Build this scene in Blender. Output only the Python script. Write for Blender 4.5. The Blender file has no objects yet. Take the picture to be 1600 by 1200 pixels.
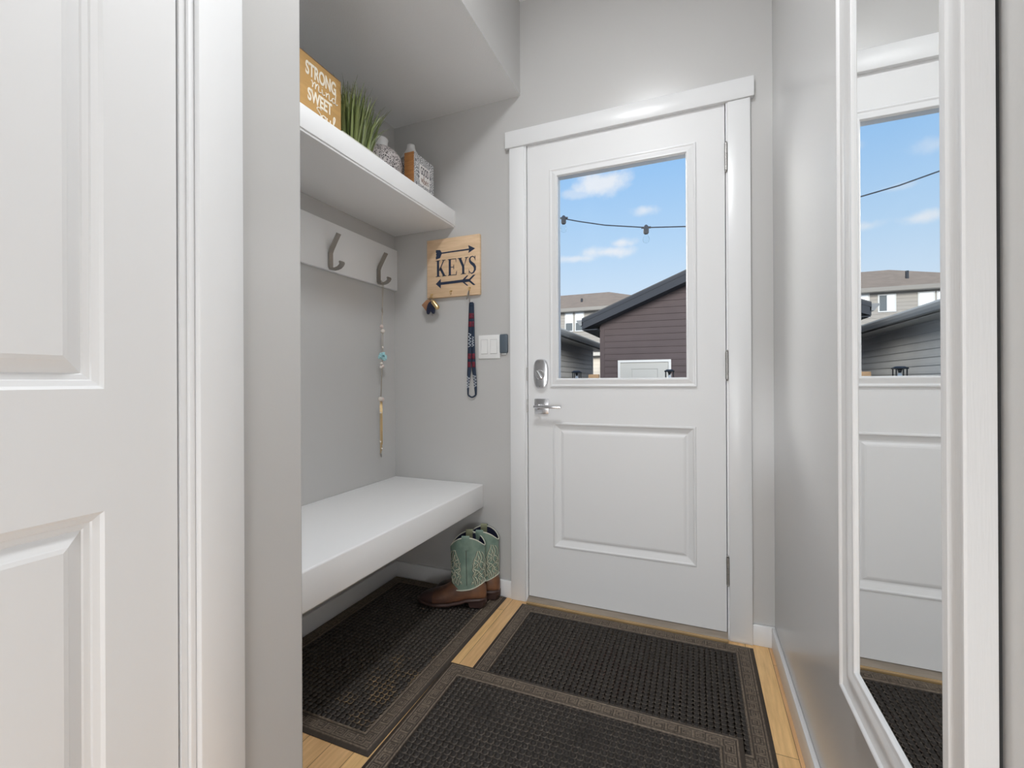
import bpy, bmesh, math, random
import numpy as np
from mathutils import Vector, Matrix
random.seed(7)
C = bpy.context.scene.collection
PI = math.pi

# ------------------------------------------------------------------ helpers
class MB:
    def __init__(s): s.bm = bmesh.new()
    def box(s, x0, x1, y0, y1, z0, z1, b=0.0, seg=2, mi=0):
        vs = [s.bm.verts.new((x, y, z)) for x in (x0, x1) for y in (y0, y1) for z in (z0, z1)]
        q = [(0, 1, 3, 2), (4, 6, 7, 5), (0, 4, 5, 1), (2, 3, 7, 6), (0, 2, 6, 4), (1, 5, 7, 3)]
        fs = [s.bm.faces.new([vs[i] for i in f]) for f in q]
        for f in fs: f.material_index = mi
        if b > 0:
            es = list({e for f in fs for e in f.edges})
            r = bmesh.ops.bevel(s.bm, geom=es, offset=b, segments=seg, profile=.5, affect='EDGES')
            for f in r['faces']: f.material_index = mi
        return s
    def poly(s, pts, mi=0):
        f = s.bm.faces.new([s.bm.verts.new(p) for p in pts]); f.material_index = mi; return s
    def prism(s, pts, vec, b=0.0, mi=0):
        """closed prism: polygon pts (3D) swept by vec"""
        v = Vector(vec)
        a = [s.bm.verts.new(p) for p in pts]; c = [s.bm.verts.new(Vector(p) + v) for p in pts]
        n = len(pts); fs = [s.bm.faces.new(a[::-1]), s.bm.faces.new(c)]
        for i in range(n): fs.append(s.bm.faces.new((a[i], a[(i + 1) % n], c[(i + 1) % n], c[i])))
        for f in fs: f.material_index = mi
        bmesh.ops.recalc_face_normals(s.bm, faces=fs)
        if b > 0:
            es = list({e for f in fs for e in f.edges})
            bmesh.ops.bevel(s.bm, geom=es, offset=b, segments=2, profile=.5, affect='EDGES')
        return s
    def tube(s, path, r, n=8, mi=0, closed=False, flat=1.0):
        P = [Vector(p) for p in path]; R = r if isinstance(r, (list, tuple)) else [r] * len(P)
        rings = []; prev = None
        for i, p in enumerate(P):
            a = P[(i - 1) % len(P)] if (closed or i > 0) else P[0]
            c = P[(i + 1) % len(P)] if (closed or i < len(P) - 1) else P[-1]
            t = (c - a).normalized()
            if prev is None:
                u = t.cross(Vector((0, 0, 1)))
                if u.length < .1: u = t.cross(Vector((0, 1, 0)))
            else: u = prev - t * prev.dot(t)
            u.normalize(); w = t.cross(u); prev = u
            rings.append([s.bm.verts.new(p + (u * math.cos(2 * PI * k / n) + w * math.sin(2 * PI * k / n) * flat) * R[i]) for k in range(n)])
        m = len(rings)
        for i in range(m if closed else m - 1):
            A, B = rings[i], rings[(i + 1) % m]
            for k in range(n):
                f = s.bm.faces.new((A[k], A[(k + 1) % n], B[(k + 1) % n], B[k])); f.material_index = mi; f.smooth = True
        if not closed:
            for q, rev in ((rings[0], True), (rings[-1], False)):
                f = s.bm.faces.new(q[::-1] if rev else q); f.material_index = mi
        return s
    def lathe(s, prof, c, n=32, mi=0, axis='Z', cap=True):
        rings = []
        for r, h in prof:
            ring = []
            for k in range(n):
                a = 2 * PI * k / n; x, y = r * math.cos(a), r * math.sin(a)
                p = (x, y, h) if axis == 'Z' else ((x, h, y) if axis == 'Y' else (h, x, y))
                ring.append(s.bm.verts.new(Vector(c) + Vector(p)))
            rings.append(ring)
        fs = []
        for A, B in zip(rings, rings[1:]):
            for k in range(n): fs.append(s.bm.faces.new((A[k], A[(k + 1) % n], B[(k + 1) % n], B[k])))
        if cap: fs += [s.bm.faces.new(rings[0][::-1]), s.bm.faces.new(rings[-1])]
        for f in fs: f.material_index = mi; f.smooth = True
        bmesh.ops.recalc_face_normals(s.bm, faces=fs)
        return s
    def loft(s, rings, cap=True, mi=0, close=True):
        V = [[s.bm.verts.new(p) for p in r] for r in rings]; n = len(V[0]); fs = []
        for A, B in zip(V, V[1:]):
            for k in range(n if close else n - 1): fs.append(s.bm.faces.new((A[k], A[(k + 1) % n], B[(k + 1) % n], B[k])))
        if cap: fs += [s.bm.faces.new(V[0][::-1]), s.bm.faces.new(V[-1])]
        for f in fs: f.material_index = mi; f.smooth = True
        bmesh.ops.recalc_face_normals(s.bm, faces=fs)
        return s
    def build(s, name, mats, parent=None, smooth=None, kind=None):
        me = bpy.data.meshes.new(name); s.bm.to_mesh(me); s.bm.free()
        for m in (mats if isinstance(mats, (list, tuple)) else [mats]): me.materials.append(m)
        if smooth:
            me.polygons.foreach_set('use_smooth', [True] * len(me.polygons))
            me.set_sharp_from_angle(angle=math.radians(smooth))
        o = bpy.data.objects.new(name, me); C.objects.link(o)
        if parent:
            o.parent = parent; o.matrix_parent_inverse = Matrix.Translation(parent.location).inverted() if parent.type == 'EMPTY' else Matrix()
        if kind: o['kind'] = kind
        return o

def tag(o, label, cat, group=None):
    o['label'] = label; o['category'] = cat
    if group: o['group'] = group
    return o
def thing(name, label, cat, loc=(0, 0, 0), group=None):
    o = bpy.data.objects.new(name, None); C.objects.link(o); o.location = loc; o.empty_display_size = .05
    bpy.context.view_layer.update()
    return tag(o, label, cat, group)
def struct(o): o['kind'] = 'structure'; return o

# ------------------------------------------------------------------ materials
def mat(name, col, rough=.5, metal=0, spec=.5, var=0, vscale=8, bump=0, bscale=60, coat=0, stretch=None, col2=None):
    m = bpy.data.materials.new(name); m.use_nodes = True; nt = m.node_tree; N = nt.nodes; L = nt.links
    b = N['Principled BSDF']; b.inputs['Roughness'].default_value = rough; b.inputs['Metallic'].default_value = metal
    b.inputs['Specular IOR Level'].default_value = spec; b.inputs['Coat Weight'].default_value = coat
    b.inputs['Base Color'].default_value = (*col, 1)
    tc = N.new('ShaderNodeTexCoord'); src = tc.outputs['Object']
    if stretch:
        mp = N.new('ShaderNodeMapping'); mp.inputs['Scale'].default_value = stretch; L.new(src, mp.inputs['Vector']); src = mp.outputs['Vector']
    if var or col2:
        no = N.new('ShaderNodeTexNoise'); no.inputs['Scale'].default_value = vscale; no.inputs['Detail'].default_value = 5; L.new(src, no.inputs['Vector'])
        mx = N.new('ShaderNodeMix'); mx.data_type = 'RGBA'
        c2 = col2 if col2 else tuple(c * (1 - var) for c in col)
        mx.inputs[6].default_value = (*col, 1); mx.inputs[7].default_value = (*c2, 1)
        rp = N.new('ShaderNodeMapRange'); rp.inputs[1].default_value = .35; rp.inputs[2].default_value = .65
        L.new(no.outputs['Fac'], rp.inputs[0]); L.new(rp.outputs[0], mx.inputs[0]); L.new(mx.outputs[2], b.inputs['Base Color'])
    if bump:
        n2 = N.new('ShaderNodeTexNoise'); n2.inputs['Scale'].default_value = bscale; n2.inputs['Detail'].default_value = 3; L.new(src, n2.inputs['Vector'])
        bp = N.new('ShaderNodeBump'); bp.inputs['Strength'].default_value = bump; bp.inputs['Distance'].default_value = .002
        L.new(n2.outputs['Fac'], bp.inputs['Height']); L.new(bp.outputs['Normal'], b.inputs['Normal'])
    return m

M = {}
M['wall'] = mat('warm_grey_wall_paint', (.53, .524, .514), .24, spec=.8, bump=.04, bscale=220)
M['ceil'] = mat('matte_ceiling_paint', (.80, .80, .80), .9, bump=.3, bscale=260)
M['trim'] = mat('white_semigloss_paint', (.76, .765, .77), .28, bump=.02, bscale=120)
M['door'] = mat('white_door_paint', (.75, .752, .755), .42, spec=.35, bump=.02, bscale=150)
M['shelf'] = mat('white_shelf_paint', (.86, .86, .86), .42, bump=.02)
M['nickel'] = mat('satin_nickel', (.62, .61, .59), .3, 1)
M['chrome'] = mat('satin_chrome', (.78, .78, .80), .22, 1)
M['bronze_nickel'] = mat('brushed_nickel', (.36, .34, .315), .38, 1)
M['hinge_nickel'] = mat('hinge_nickel', (.42, .41, .395), .4, 1)
M['dark'] = mat('gap_shade', (.03, .03, .03), .8)
M['navy'] = mat('navy_paint', (.018, .03, .065), .6)
M['brass'] = mat('brass', (.62, .42, .18), .3, 1)
M['gold'] = mat('gold_chain', (.78, .58, .30), .3, 1)
M['leather_tan'] = mat('tan_leather', (.42, .21, .11), .55, var=.3)
M['white_plastic'] = mat('white_plastic', (.80, .80, .79), .35)
M['slate'] = mat('slate_blue_plastic', (.09, .118, .145), .45)
M['kraft'] = mat('kraft_wood', (.56, .33, .115), .6, var=.12, vscale=5, stretch=(1, 2, 14))
M['letter_white'] = mat('cream_lettering', (.86, .80, .68), .6)
M['black'] = mat('black_metal', (.02, .02, .02), .5)

def glass_mat(name='clear_glass', ior=1.15):
    m = bpy.data.materials.new(name); m.use_nodes = True; N = m.node_tree.nodes; L = m.node_tree.links
    N.remove(N['Principled BSDF']); out = N['Material Output']
    t = N.new('ShaderNodeBsdfTransparent'); t.inputs[0].default_value = (.97, .98, .98, 1)
    g = N.new('ShaderNodeBsdfGlossy'); g.inputs['Roughness'].default_value = 0.0
    f = N.new('ShaderNodeFresnel'); f.inputs['IOR'].default_value = ior
    mx = N.new('ShaderNodeMixShader'); L.new(f.outputs[0], mx.inputs[0]); L.new(t.outputs[0], mx.inputs[1]); L.new(g.outputs[0], mx.inputs[2])
    L.new(mx.outputs[0], out.inputs[0]); return m
M['glass'] = glass_mat(); M['bulb_glass'] = glass_mat('thin_bulb_glass', 1.03)
M['mirror'] = mat('silvered_mirror', (.93, .94, .94), 0.0, 1)

# ------------------------------------------------------------------ camera
cam = bpy.data.cameras.new('camera'); co = bpy.data.objects.new('camera', cam); C.objects.link(co)
yaw, pitch, roll = math.radians(22.183), math.radians(.0477), math.radians(-.2666)
F = Vector((-math.sin(yaw) * math.cos(pitch), math.cos(yaw) * math.cos(pitch), math.sin(pitch)))
R0 = Vector((math.cos(yaw), math.sin(yaw), 0)); U0 = R0.cross(F)
R = R0 * math.cos(roll) + U0 * math.sin(roll); U = U0 * math.cos(roll) - R0 * math.sin(roll)
co.matrix_world = Matrix(((R.x, U.x, -F.x, 0), (R.y, U.y, -F.y, 0), (R.z, U.z, -F.z, .9988), (0, 0, 0, 1)))
cam.sensor_width = 36; cam.lens = 702.98 / 1600 * 36; cam.shift_y = (595.49 - 600) / 1600; cam.clip_start = .02; cam.clip_end = 500
bpy.context.scene.camera = co

# ------------------------------------------------------------------ setting: key planes
YW = 1.927; YD = 1.921; XR = .271; XL = -.739; XN = -1.4386; HC = 2.74; ZN = 2.31
# back wall with the door opening
OX0, OX1, OZ = -.722, .127, 2.086
m = MB(); Y1 = 2.13
m.box(-1.7, OX0, YW, Y1, 0, HC + .1); m.box(OX1, .42, YW, Y1, 0, HC + .1); m.box(OX0, OX1, YW, Y1, OZ, HC + .1); m.box(OX0, OX1, YW + .06, Y1, -.3, 0)
struct(m.build('wall_back', M['wall']))
m = MB(); m.box(XR, XR + .15, -1.0, YW, 0, HC + .1); struct(m.build('wall_right', M['wall']))
m = MB()
m.box(XL - .13, XL, .475, .684, 0, HC + .1, b=.004); m.box(XL - .13, XL, -1.0, -.33, 0, HC + .1); m.box(XL - .13, XL, -.33, .475, 2.06, HC + .1)
m.box(XN - .1, XL - .126, .58, .684, 0, HC + .1)
struct(m.build('wall_left', M['wall']))
m = MB(); m.box(XN - .15, XN, .684, YW, 0, HC + .1); struct(m.build('wall_niche', M['wall']))
m = MB(); m.box(XN, XL, .684, YW, ZN, HC, b=0, mi=0)
o = m.build('ceiling_niche', [M['wall'], M['ceil']]); struct(o)
for p in o.data.polygons:
    if p.normal.z < -.5: p.material_index = 1
m = MB(); m.box(-3.6, 2.6, -5.0, YW, HC, HC + .1); struct(m.build('ceiling', M['ceil']))
# room behind the camera
m = MB(); m.box(-3.6, 2.6, -5.15, -5.0, 0, HC); struct(m.build('wall_rear', M['wall']))
m = MB(); m.box(-3.75, -3.6, -5.0, -1.0, 0, HC); m.box(-3.75, XL - .13, -1.0, -.9, 0, HC); struct(m.build('wall_hall_left', M['wall']))
m = MB(); m.box(2.6, 2.75, -5.0, -1.0, 0, HC); m.box(XR + .15, 2.75, -1.0, -.9, 0, HC); struct(m.build('wall_hall_right', M['wall']))

# floor : oak planks along Y
def floor_mat():
    m = bpy.data.materials.new('oak_planks'); m.use_nodes = True; N = m.node_tree.nodes; L = m.node_tree.links; b = N['Principled BSDF']
    tc = N.new('ShaderNodeTexCoord'); mp = N.new('ShaderNodeMapping'); mp.inputs['Rotation'].default_value = (0, 0, PI / 2); mp.inputs['Location'].default_value = (0.23, .068, 0)
    L.new(tc.outputs['Object'], mp.inputs['Vector'])
    br = N.new('ShaderNodeTexBrick'); br.offset = .37; br.inputs['Scale'].default_value = 1; br.inputs['Mortar Size'].default_value = .0009; br.inputs['Mortar Smooth'].default_value = .2
    br.inputs['Brick Width'].default_value = 1.15; br.inputs['Row Height'].default_value = .079; br.inputs['Bias'].default_value = 0
    br.inputs['Color1'].default_value = (.92, .62, .29, 1); br.inputs['Color2'].default_value = (.74, .46, .245, 1); br.inputs['Mortar'].default_value = (.16, .09, .04, 1)
    L.new(mp.outputs[0], br.inputs['Vector'])
    m2 = N.new('ShaderNodeMapping'); m2.inputs['Scale'].default_value = (30, 2.2, 1); L.new(tc.outputs['Object'], m2.inputs['Vector'])
    no = N.new('ShaderNodeTexNoise'); no.inputs['Scale'].default_value = 2.5; no.inputs['Detail'].default_value = 8; no.inputs['Roughness'].default_value = .65; L.new(m2.outputs[0], no.inputs['Vector'])
    mx = N.new('ShaderNodeMix'); mx.data_type = 'RGBA'; mx.blend_type = 'MULTIPLY'; mx.inputs[0].default_value = .6
    rp = N.new('ShaderNodeValToRGB'); rp.color_ramp.elements[0].position = .3; rp.color_ramp.elements[0].color = (.6, .5, .4, 1); rp.color_ramp.elements[1].position = .65; rp.color_ramp.elements[1].color = (1.05, 1.03, 1, 1)
    L.new(no.outputs['Fac'], rp.inputs[0]); L.new(br.outputs['Color'], mx.inputs[6]); L.new(rp.outputs[0], mx.inputs[7]); L.new(mx.outputs[2], b.inputs['Base Color'])
    b.inputs['Roughness'].default_value = .4; return m
m = MB(); m.box(XN - .1, XR + .1, -1.0, YW + .06, -.1, 0); m.box(-3.6, 2.6, -5.0, -1.0, -.1, 0, mi=1); struct(m.build('floor', [floor_mat(), mat('grey_bounce_floor', (.42, .42, .42), .5, var=.1)]))  # unseen hall part made grey so the light it bounces stays neutral

# baseboards
bh, bt = .078, .013
m = MB(); m.box(-.934 - .5, -.7878, YW - bt, YW, 0, bh, b=.003); m.box(.196, XR, YW - bt, YW, 0, bh, b=.003); struct(m.build('baseboard_back', M['trim'], smooth=40))
m = MB(); m.box(XR - bt, XR, -1.0, YW - bt, 0, bh, b=.003); struct(m.build('baseboard_right', M['trim'], smooth=40))
m = MB(); m.box(XN, XN + bt, .684, YW, 0, bh, b=.003); struct(m.build('baseboard_niche', M['trim'], smooth=40))

# entry door casing (trim_1) with jamb, closet casing (trim_2), threshold (trim_3)
m = MB(); yc = 1.909
m.box(-.7878, -.716, yc, YW, 0, 2.0675, b=.002); m.box(.118, .196, yc, YW, 0, 2.0675, b=.002)
m.box(-.8062, .2086, yc - .007, YW, 2.0675, 2.1432, b=.002)
m.box(-.716, -.7065, yc + .006, Y1, 0, 2.085); m.box(.1115, .118, yc + .006, Y1, 0, 2.085); m.box(-.716, .118, yc + .006, Y1, 2.0715, 2.085)
m.box(-.716, -.690, YD + .052, YD + .066, 0, 2.075); m.box(.095, .118, YD + .052, YD + .066, 0, 2.075); m.box(-.70, .11, YD + .052, YD + .066, 2.055, 2.075)
struct(m.build('trim_1', M['trim'], smooth=40))
m = MB(); xf = XL + .018
m.box(XL, xf, .470, .545, 0, 2.15, b=.003); m.box(XL, xf, -.4, -.325, 0, 2.15, b=.003); m.box(XL, xf, -.325, .470, 2.06, 2.15, b=.003)
m.box(XL - .13, XL - .001, .452, .476, 0, 2.06); m.box(XL - .13, XL - .001, -.335, -.31, 0, 2.06); m.box(XL - .13, XL - .001, -.31, .452, 2.04, 2.06)
m.box(XL - .001, XL + .007, .461, .470, 0, 2.06, b=.002)
struct(m.build('trim_2', M['trim'], smooth=40))
M['sill_wood'] = mat('threshold_wood', (.34, .285, .23), .55, var=.2, vscale=6, stretch=(1.5, 12, 12))
M['sill_edge'] = mat('threshold_edge_wood', (.48, .32, .15), .55, var=.25, vscale=6, stretch=(1.5, 12, 12))
m = MB()
m.prism([(-.7065, 1.920, .0245), (-.7065, Y1, .0245), (-.7065, Y1, 0), (-.7065, 1.8945, 0), (-.7065, 1.8945, .0125)], (.818, 0, 0))
m.prism([(-.7065, 1.8945, .011), (-.7065, 1.8945, 0), (-.7065, 1.8875, 0), (-.7065, 1.889, .0085)], (.818, 0, 0), mi=1)
for f in m.bm.faces:
    if f.calc_center_median().y < 1.8946 : f.material_index = 1
struct(m.build('trim_3', [M['sill_wood'], M['sill_edge']], smooth=40))

# --------------------------------------------------------------- panelled door slabs
def panel_slab(m, u0, u1, w0, w1, holes, depth, P, profile):
    """front face grid with recessed panels. P(u, w, d) -> point, d>0 towards the viewer. holes: (u0,u1,w0,w1,kind)"""
    us = sorted({u0, u1, *[h[0] for h in holes], *[h[1] for h in holes]}); ws = sorted({w0, w1, *[h[2] for h in holes], *[h[3] for h in holes]})
    def quad(a, b, c, d): m.poly([a, b, c, d])
    for i in range(len(us) - 1):
        for j in range(len(ws) - 1):
            cu, cw = (us[i] + us[i + 1]) / 2, (ws[j] + ws[j + 1]) / 2
            if any(h[0] < cu < h[1] and h[2] < cw < h[3] for h in holes): continue
            quad(P(us[i], ws[j], 0), P(us[i + 1], ws[j], 0), P(us[i + 1], ws[j + 1], 0), P(us[i], ws[j + 1], 0))
    for a, b, c, d, kind in holes:
        prof = profile if kind == 'panel' else [(0, 0), (0, -depth)]
        for (o0, d0), (o1, d1) in zip(prof, prof[1:]):
            r0 = [(a + o0, c + o0), (b - o0, c + o0), (b - o0, d - o0), (a + o0, d - o0)]
            r1 = [(a + o1, c + o1), (b - o1, c + o1), (b - o1, d - o1), (a + o1, d - o1)]
            for k in range(4):
                q = (k + 1) % 4; quad(P(*r0[k], d0), P(*r0[q], d0), P(*r1[q], d1), P(*r1[k], d1))
        if kind == 'panel':
            o1, d1 = prof[-1]; quad(P(a + o1, c + o1, d1), P(b - o1, c + o1, d1), P(b - o1, d - o1, d1), P(a + o1, d - o1, d1))
    # edges and back (back has the open holes only)
    ring = [(u0, w0), (u1, w0), (u1, w1), (u0, w1)]
    for k in range(4):
        q = (k + 1) % 4; quad(P(*ring[k], 0), P(*ring[k], -depth), P(*ring[q], -depth), P(*ring[q], 0))
    for i in range(len(us) - 1):
        for j in range(len(ws) - 1):
            cu, cw = (us[i] + us[i + 1]) / 2, (ws[j] + ws[j + 1]) / 2
            if any(h[0] < cu < h[1] and h[2] < cw < h[3] and h[4] == 'open' for h in holes): continue
            quad(P(us[i], ws[j], -depth), P(us[i], ws[j + 1], -depth), P(us[i + 1], ws[j + 1], -depth), P(us[i + 1], ws[j], -depth))
    bmesh.ops.remove_doubles(m.bm, verts=m.bm.verts, dist=1e-5)
    bmesh.ops.recalc_face_normals(m.bm, faces=m.bm.faces)

DX0, DX1, DZ0, DZ1 = -.7035, .1085, .0275, 2.068
prof_entry = [(0, 0), (.003, .0035), (.008, .004), (.011, .0005), (.013, -.001), (.030, -.0085), (.034, -.009), (.036, -.009), (.044, -.0045), (.050, -.003)]
m = MB()
panel_slab(m, DX0, DX1, DZ0, DZ1, [(-.575, -.010, .985, 1.925, 'open'), (-.588, .002, .262, .817, 'panel')], .045, lambda u, w, d: (u, YD - d, w), prof_entry)
door = m.build('door_1', M['door']); struct(door)
door['label'] = 'white front door with a half glass pane and one raised panel'

def frame_ring(m, a, b, c, d, prof, P):
    for (o0, d0), (o1, d1) in zip(prof, prof[1:]):
        r0 = [(a + o0, c + o0), (b - o0, c + o0), (b - o0, d - o0), (a + o0, d - o0)]
        r1 = [(a + o1, c + o1), (b - o1, c + o1), (b - o1, d - o1), (a + o1, d - o1)]
        for k in range(4):
            q = (k + 1) % 4; m.poly([P(*r0[k], d0), P(*r0[q], d0), P(*r1[q], d1), P(*r1[k], d1)])
    bmesh.ops.remove_doubles(m.bm, verts=m.bm.verts, dist=1e-5); bmesh.ops.recalc_face_normals(m.bm, faces=m.bm.faces)
m = MB(); GX0, GX1, GZ0, GZ1 = -.598, .006, .9735, 1.940
frame_ring(m, GX0, GX1, GZ0, GZ1, [(0, -.001), (0, .006), (.003, .009), (.007, .009), (.011, .0065), (.014, .0065), (.030, .0105), (.0335, .0105), (.0355, .008), (.0365, .006), (.0368, .0035), (.0385, .0035), (.0385, -.034), (0.02, -.034), (0, -.052), (0, -.045)], lambda u, w, d: (u, YD - d, w))
lf = m.build('lite_frame', M['trim'], door)
m = MB(); m.box(GX0 + .030, GX1 - .030, YD - .0015, YD + .0025, GZ0 + .030, GZ1 - .030); m.build('glass_pane', M['glass'], door)

# deadbolt
c = Vector((-.640, YD, 1.0325)); m = MB(); hw, hh = .034, .066
def oval(hw, hh, y, n=40, e=3.2):
    return [(c.x + hw * math.copysign(abs(math.cos(t)) ** (2 / e), math.cos(t)) * (1 - .10 * max(0, -math.sin(t))), y, c.z + hh * math.copysign(abs(math.sin(t)) ** (2 / e), math.sin(t))) for t in [2 * PI * k / n for k in range(n)]]
m.loft([oval(hw, hh, YD), oval(hw, hh, YD - .012), oval(hw - .003, hh - .003, YD - .017), oval(hw - .008, hh - .010, YD - .0185)])
m.lathe([(.0, -.0225), (.018, -.0225), (.0215, -.020), (.0225, -.018)], (c.x - .002, YD, c.z - .004), axis='Y', n=32)
db = m.build('deadbolt', M['chrome'], door, smooth=35)
m = MB(); a = math.radians(-52)
m.prism([(c.x - .002 + (x * math.cos(a) - z * math.sin(a)), YD - .022, c.z - .004 + (x * math.sin(a) + z * math.cos(a))) for x, z in [(-.022, -.0035), (.022, -.0035), (.022, .0035), (-.022, .0035)]], (0, -.012, 0), b=.0015)
m.build('thumb_turn', M['chrome'], db, smooth=35)
for dz in (.054, -.056):
    m = MB(); m.lathe([(.0, -.0195), (.003, -.0195), (.003, -.018)], (c.x - .003, YD, c.z + dz), axis='Y', n=12); m.build('screw', M['bronze_nickel'], db)
# lever handle
hx, hz = -.6385, .887
m = MB(); m.box(hx - .033, hx + .033, YD - .009, YD, hz - .034, hz + .034, b=.002); dh = m.build('door_handle', M['chrome'], door, smooth=35)
m = MB(); m.lathe([(.0125, -.010), (.0115, -.035), (.0115, -.045), (.009, -.047)], (hx - .004, YD, hz), axis='Y', n=24)
m.box(hx - .022, hx + .102, YD - .058, YD - .044, hz - .0065, hz + .0065, b=.003); m.build('lever', M['chrome'], dh, smooth=35)
for z in (1.0315, .889):
    m = MB(); m.box(-.7095, -.7045, YD - .0105, YD + .02, z - .030, z + .030, b=.001); m.build('latch_plate', M['nickel'], door)
for z in (1.858, 1.057, .268):
    m = MB(); hy = YD - .010; hxx = .1125
    for k in range(5): m.lathe([(.0, -.0525 + k * .021), (.0058, -.0525 + k * .021 + .0004), (.0058, -.0525 + (k + 1) * .021 - .0006), (.0, -.0525 + (k + 1) * .021 - .0003)], (hxx, hy, z), n=14)
    m.lathe([(.0, .052), (.004, .053), (.0045, .056), (.002, .060)], (hxx, hy, z), n=12); m.lathe([(.002, -.060), (.0045, -.056), (.004, -.053), (.0, -.052)], (hxx, hy, z), n=12)
    m.box(hxx - .004, hxx + .002, hy, YD + .03, z - .052, z + .052)
    m.build('hinge', M['hinge_nickel'], door, smooth=30)

# closet door on the left wall (faces +X)
prof_closet = [(0, 0), (.004, -.0035), (.011, -.006), (.0125, -.0085), (.019, -.0095), (.021, -.011), (.036, -.0035), (.0375, -.0025), (.043, -.0008)]
m = MB(); XD = XL - .004
panel_slab(m, -.308, .449, .012, 2.036, [(-.215, .3565, .30, .826, 'panel'), (-.215, .3565, .9915, 1.94, 'panel')], .035, lambda u, w, d: (XD + d, u, w), prof_closet)
d2 = m.build('door_2', M['door']); struct(d2); d2['label'] = 'white closet door with two raised panels at the left'

# ------------------------------------------------------------------ bench, shelf, hook rail
m = MB(); m.box(XN, -.934, .684, YW, .4025, .5135, b=.006, seg=3)
o = m.build('floating_bench', M['shelf'], smooth=40); tag(o, 'thick white floating bench in the wall niche above the left mat', 'bench')
m = MB(); m.box(XN, -1.0808, .684, YW, 1.7585, 1.831, b=.0025); m.box(XN, -1.0850, .684, YW, 1.7505, 1.760, b=.002)
o = m.build('wall_shelf', M['shelf'], smooth=40); tag(o, 'thick white floating shelf near the top of the niche, holding decor', 'shelf')
m = MB(); m.box(XN, XN + .018, .684, YW - .001, 1.469, 1.675, b=.002)
rail = m.build('hook_rail', M['shelf'], smooth=40); tag(rail, 'white board with two metal coat hooks under the shelf', 'coat rack')
XB = XN + .018
def hook_path():
    return [(.063, 1.499), (.066, 1.493), (.063, 1.485), (.052, 1.477), (.038, 1.473), (.020, 1.472), (.009, 1.474), (.005, 1.482), (.0045, 1.541), (.010, 1.555), (.030, 1.588), (.049, 1.618)]
for y in (1.462, 1.772):
    m = MB(); P = hook_path(); w0 = .0105; t = .0035
    rings = []
    for i, (x, z) in enumerate(P):
        a = Vector(P[max(0, i - 1)]); b_ = Vector(P[min(len(P) - 1, i + 1)]); d = (b_ - a).normalized(); n = Vector((-d.y, d.x))
        w = w0 * (1.25 if i < 2 else 1)
        c0 = Vector((x, z))
        rings.append([(XB + (c0 + n * t).x, y - w, (c0 + n * t).y), (XB + (c0 + n * t).x, y + w, (c0 + n * t).y), (XB + (c0 - n * t).x, y + w, (c0 - n * t).y), (XB + (c0 - n * t).x, y - w, (c0 - n * t).y)])
    m.loft(rings)
    m.build('coat_hook', M['bronze_nickel'], rail, smooth=35)

# ------------------------------------------------------------------ text helper
def text_polys(body, size, sx=1.0, extr=.0006, bold=.0):
    cu = bpy.data.curves.new('txt', 'FONT'); cu.body = body; cu.size = size; cu.extrude = extr; cu.offset = bold; cu.align_x = 'CENTER'
    ob = bpy.data.objects.new('txt', cu); C.objects.link(ob); bpy.context.view_layer.update()
    me = bpy.data.meshes.new_from_object(ob.evaluated_get(bpy.context.evaluated_depsgraph_get()))
    bpy.data.objects.remove(ob); bpy.data.curves.remove(cu)
    return me
def add_text(m, body, size, P, w=None, h=None, center=(0, 0), bold=0, extr=.0006):
    """P(u, v, d) maps the flat text (centred, fitted to w x h) into the place"""
    me = text_polys(body, size, bold=bold, extr=extr)
    xs = [v.co.x for v in me.vertices]; ys = [v.co.y for v in me.vertices]
    sx = w / (max(xs) - min(xs)) if w else 1; sy = h / (max(ys) - min(ys)) if h else sx
    cx, cy = (max(xs) + min(xs)) / 2, (max(ys) + min(ys)) / 2
    vs = [m.bm.verts.new(P(center[0] + (v.co.x - cx) * sx, center[1] + (v.co.y - cy) * sy, v.co.z)) for v in me.vertices]
    for p in me.polygons:
        try: m.bm.faces.new([vs[i] for i in p.vertices])
        except ValueError: pass
    bpy.data.meshes.remove(me)

# ------------------------------------------------------------------ KEYS board
KX0, KX1, KZ0, KZ1 = -1.2325, -.940, 1.411, 1.699; KY = YW - .018
M['pine'] = mat('pale_pine', (.76, .55, .355), .6, vscale=4, stretch=(3, 1, 26), col2=(.67, .47, .29))
m = MB(); m.box(KX0, KX1, KY, YW, KZ0, KZ1, b=.004); kb = m.build('key_rack', M['pine'], smooth=40)
tag(kb, 'square pine board reading KEYS between two dark arrows on the door wall', 'key rack')
kc = ((KX0 + KX1) / 2, (KZ0 + KZ1) / 2)
PK = lambda u, v, d=0: (kc[0] + u, KY - .0004 - d, kc[1] + v)
def flat(m, pts, P, t=.0006):
    a = [m.bm.verts.new(P(u, v, t)) for u, v in pts]; f = m.bm.faces.new(a)
    b = [m.bm.verts.new(P(u, v, 0)) for u, v in pts]
    n = len(pts)
    for i in range(n): m.bm.faces.new((a[i], a[(i + 1) % n], b[(i + 1) % n], b[i]))
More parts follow.
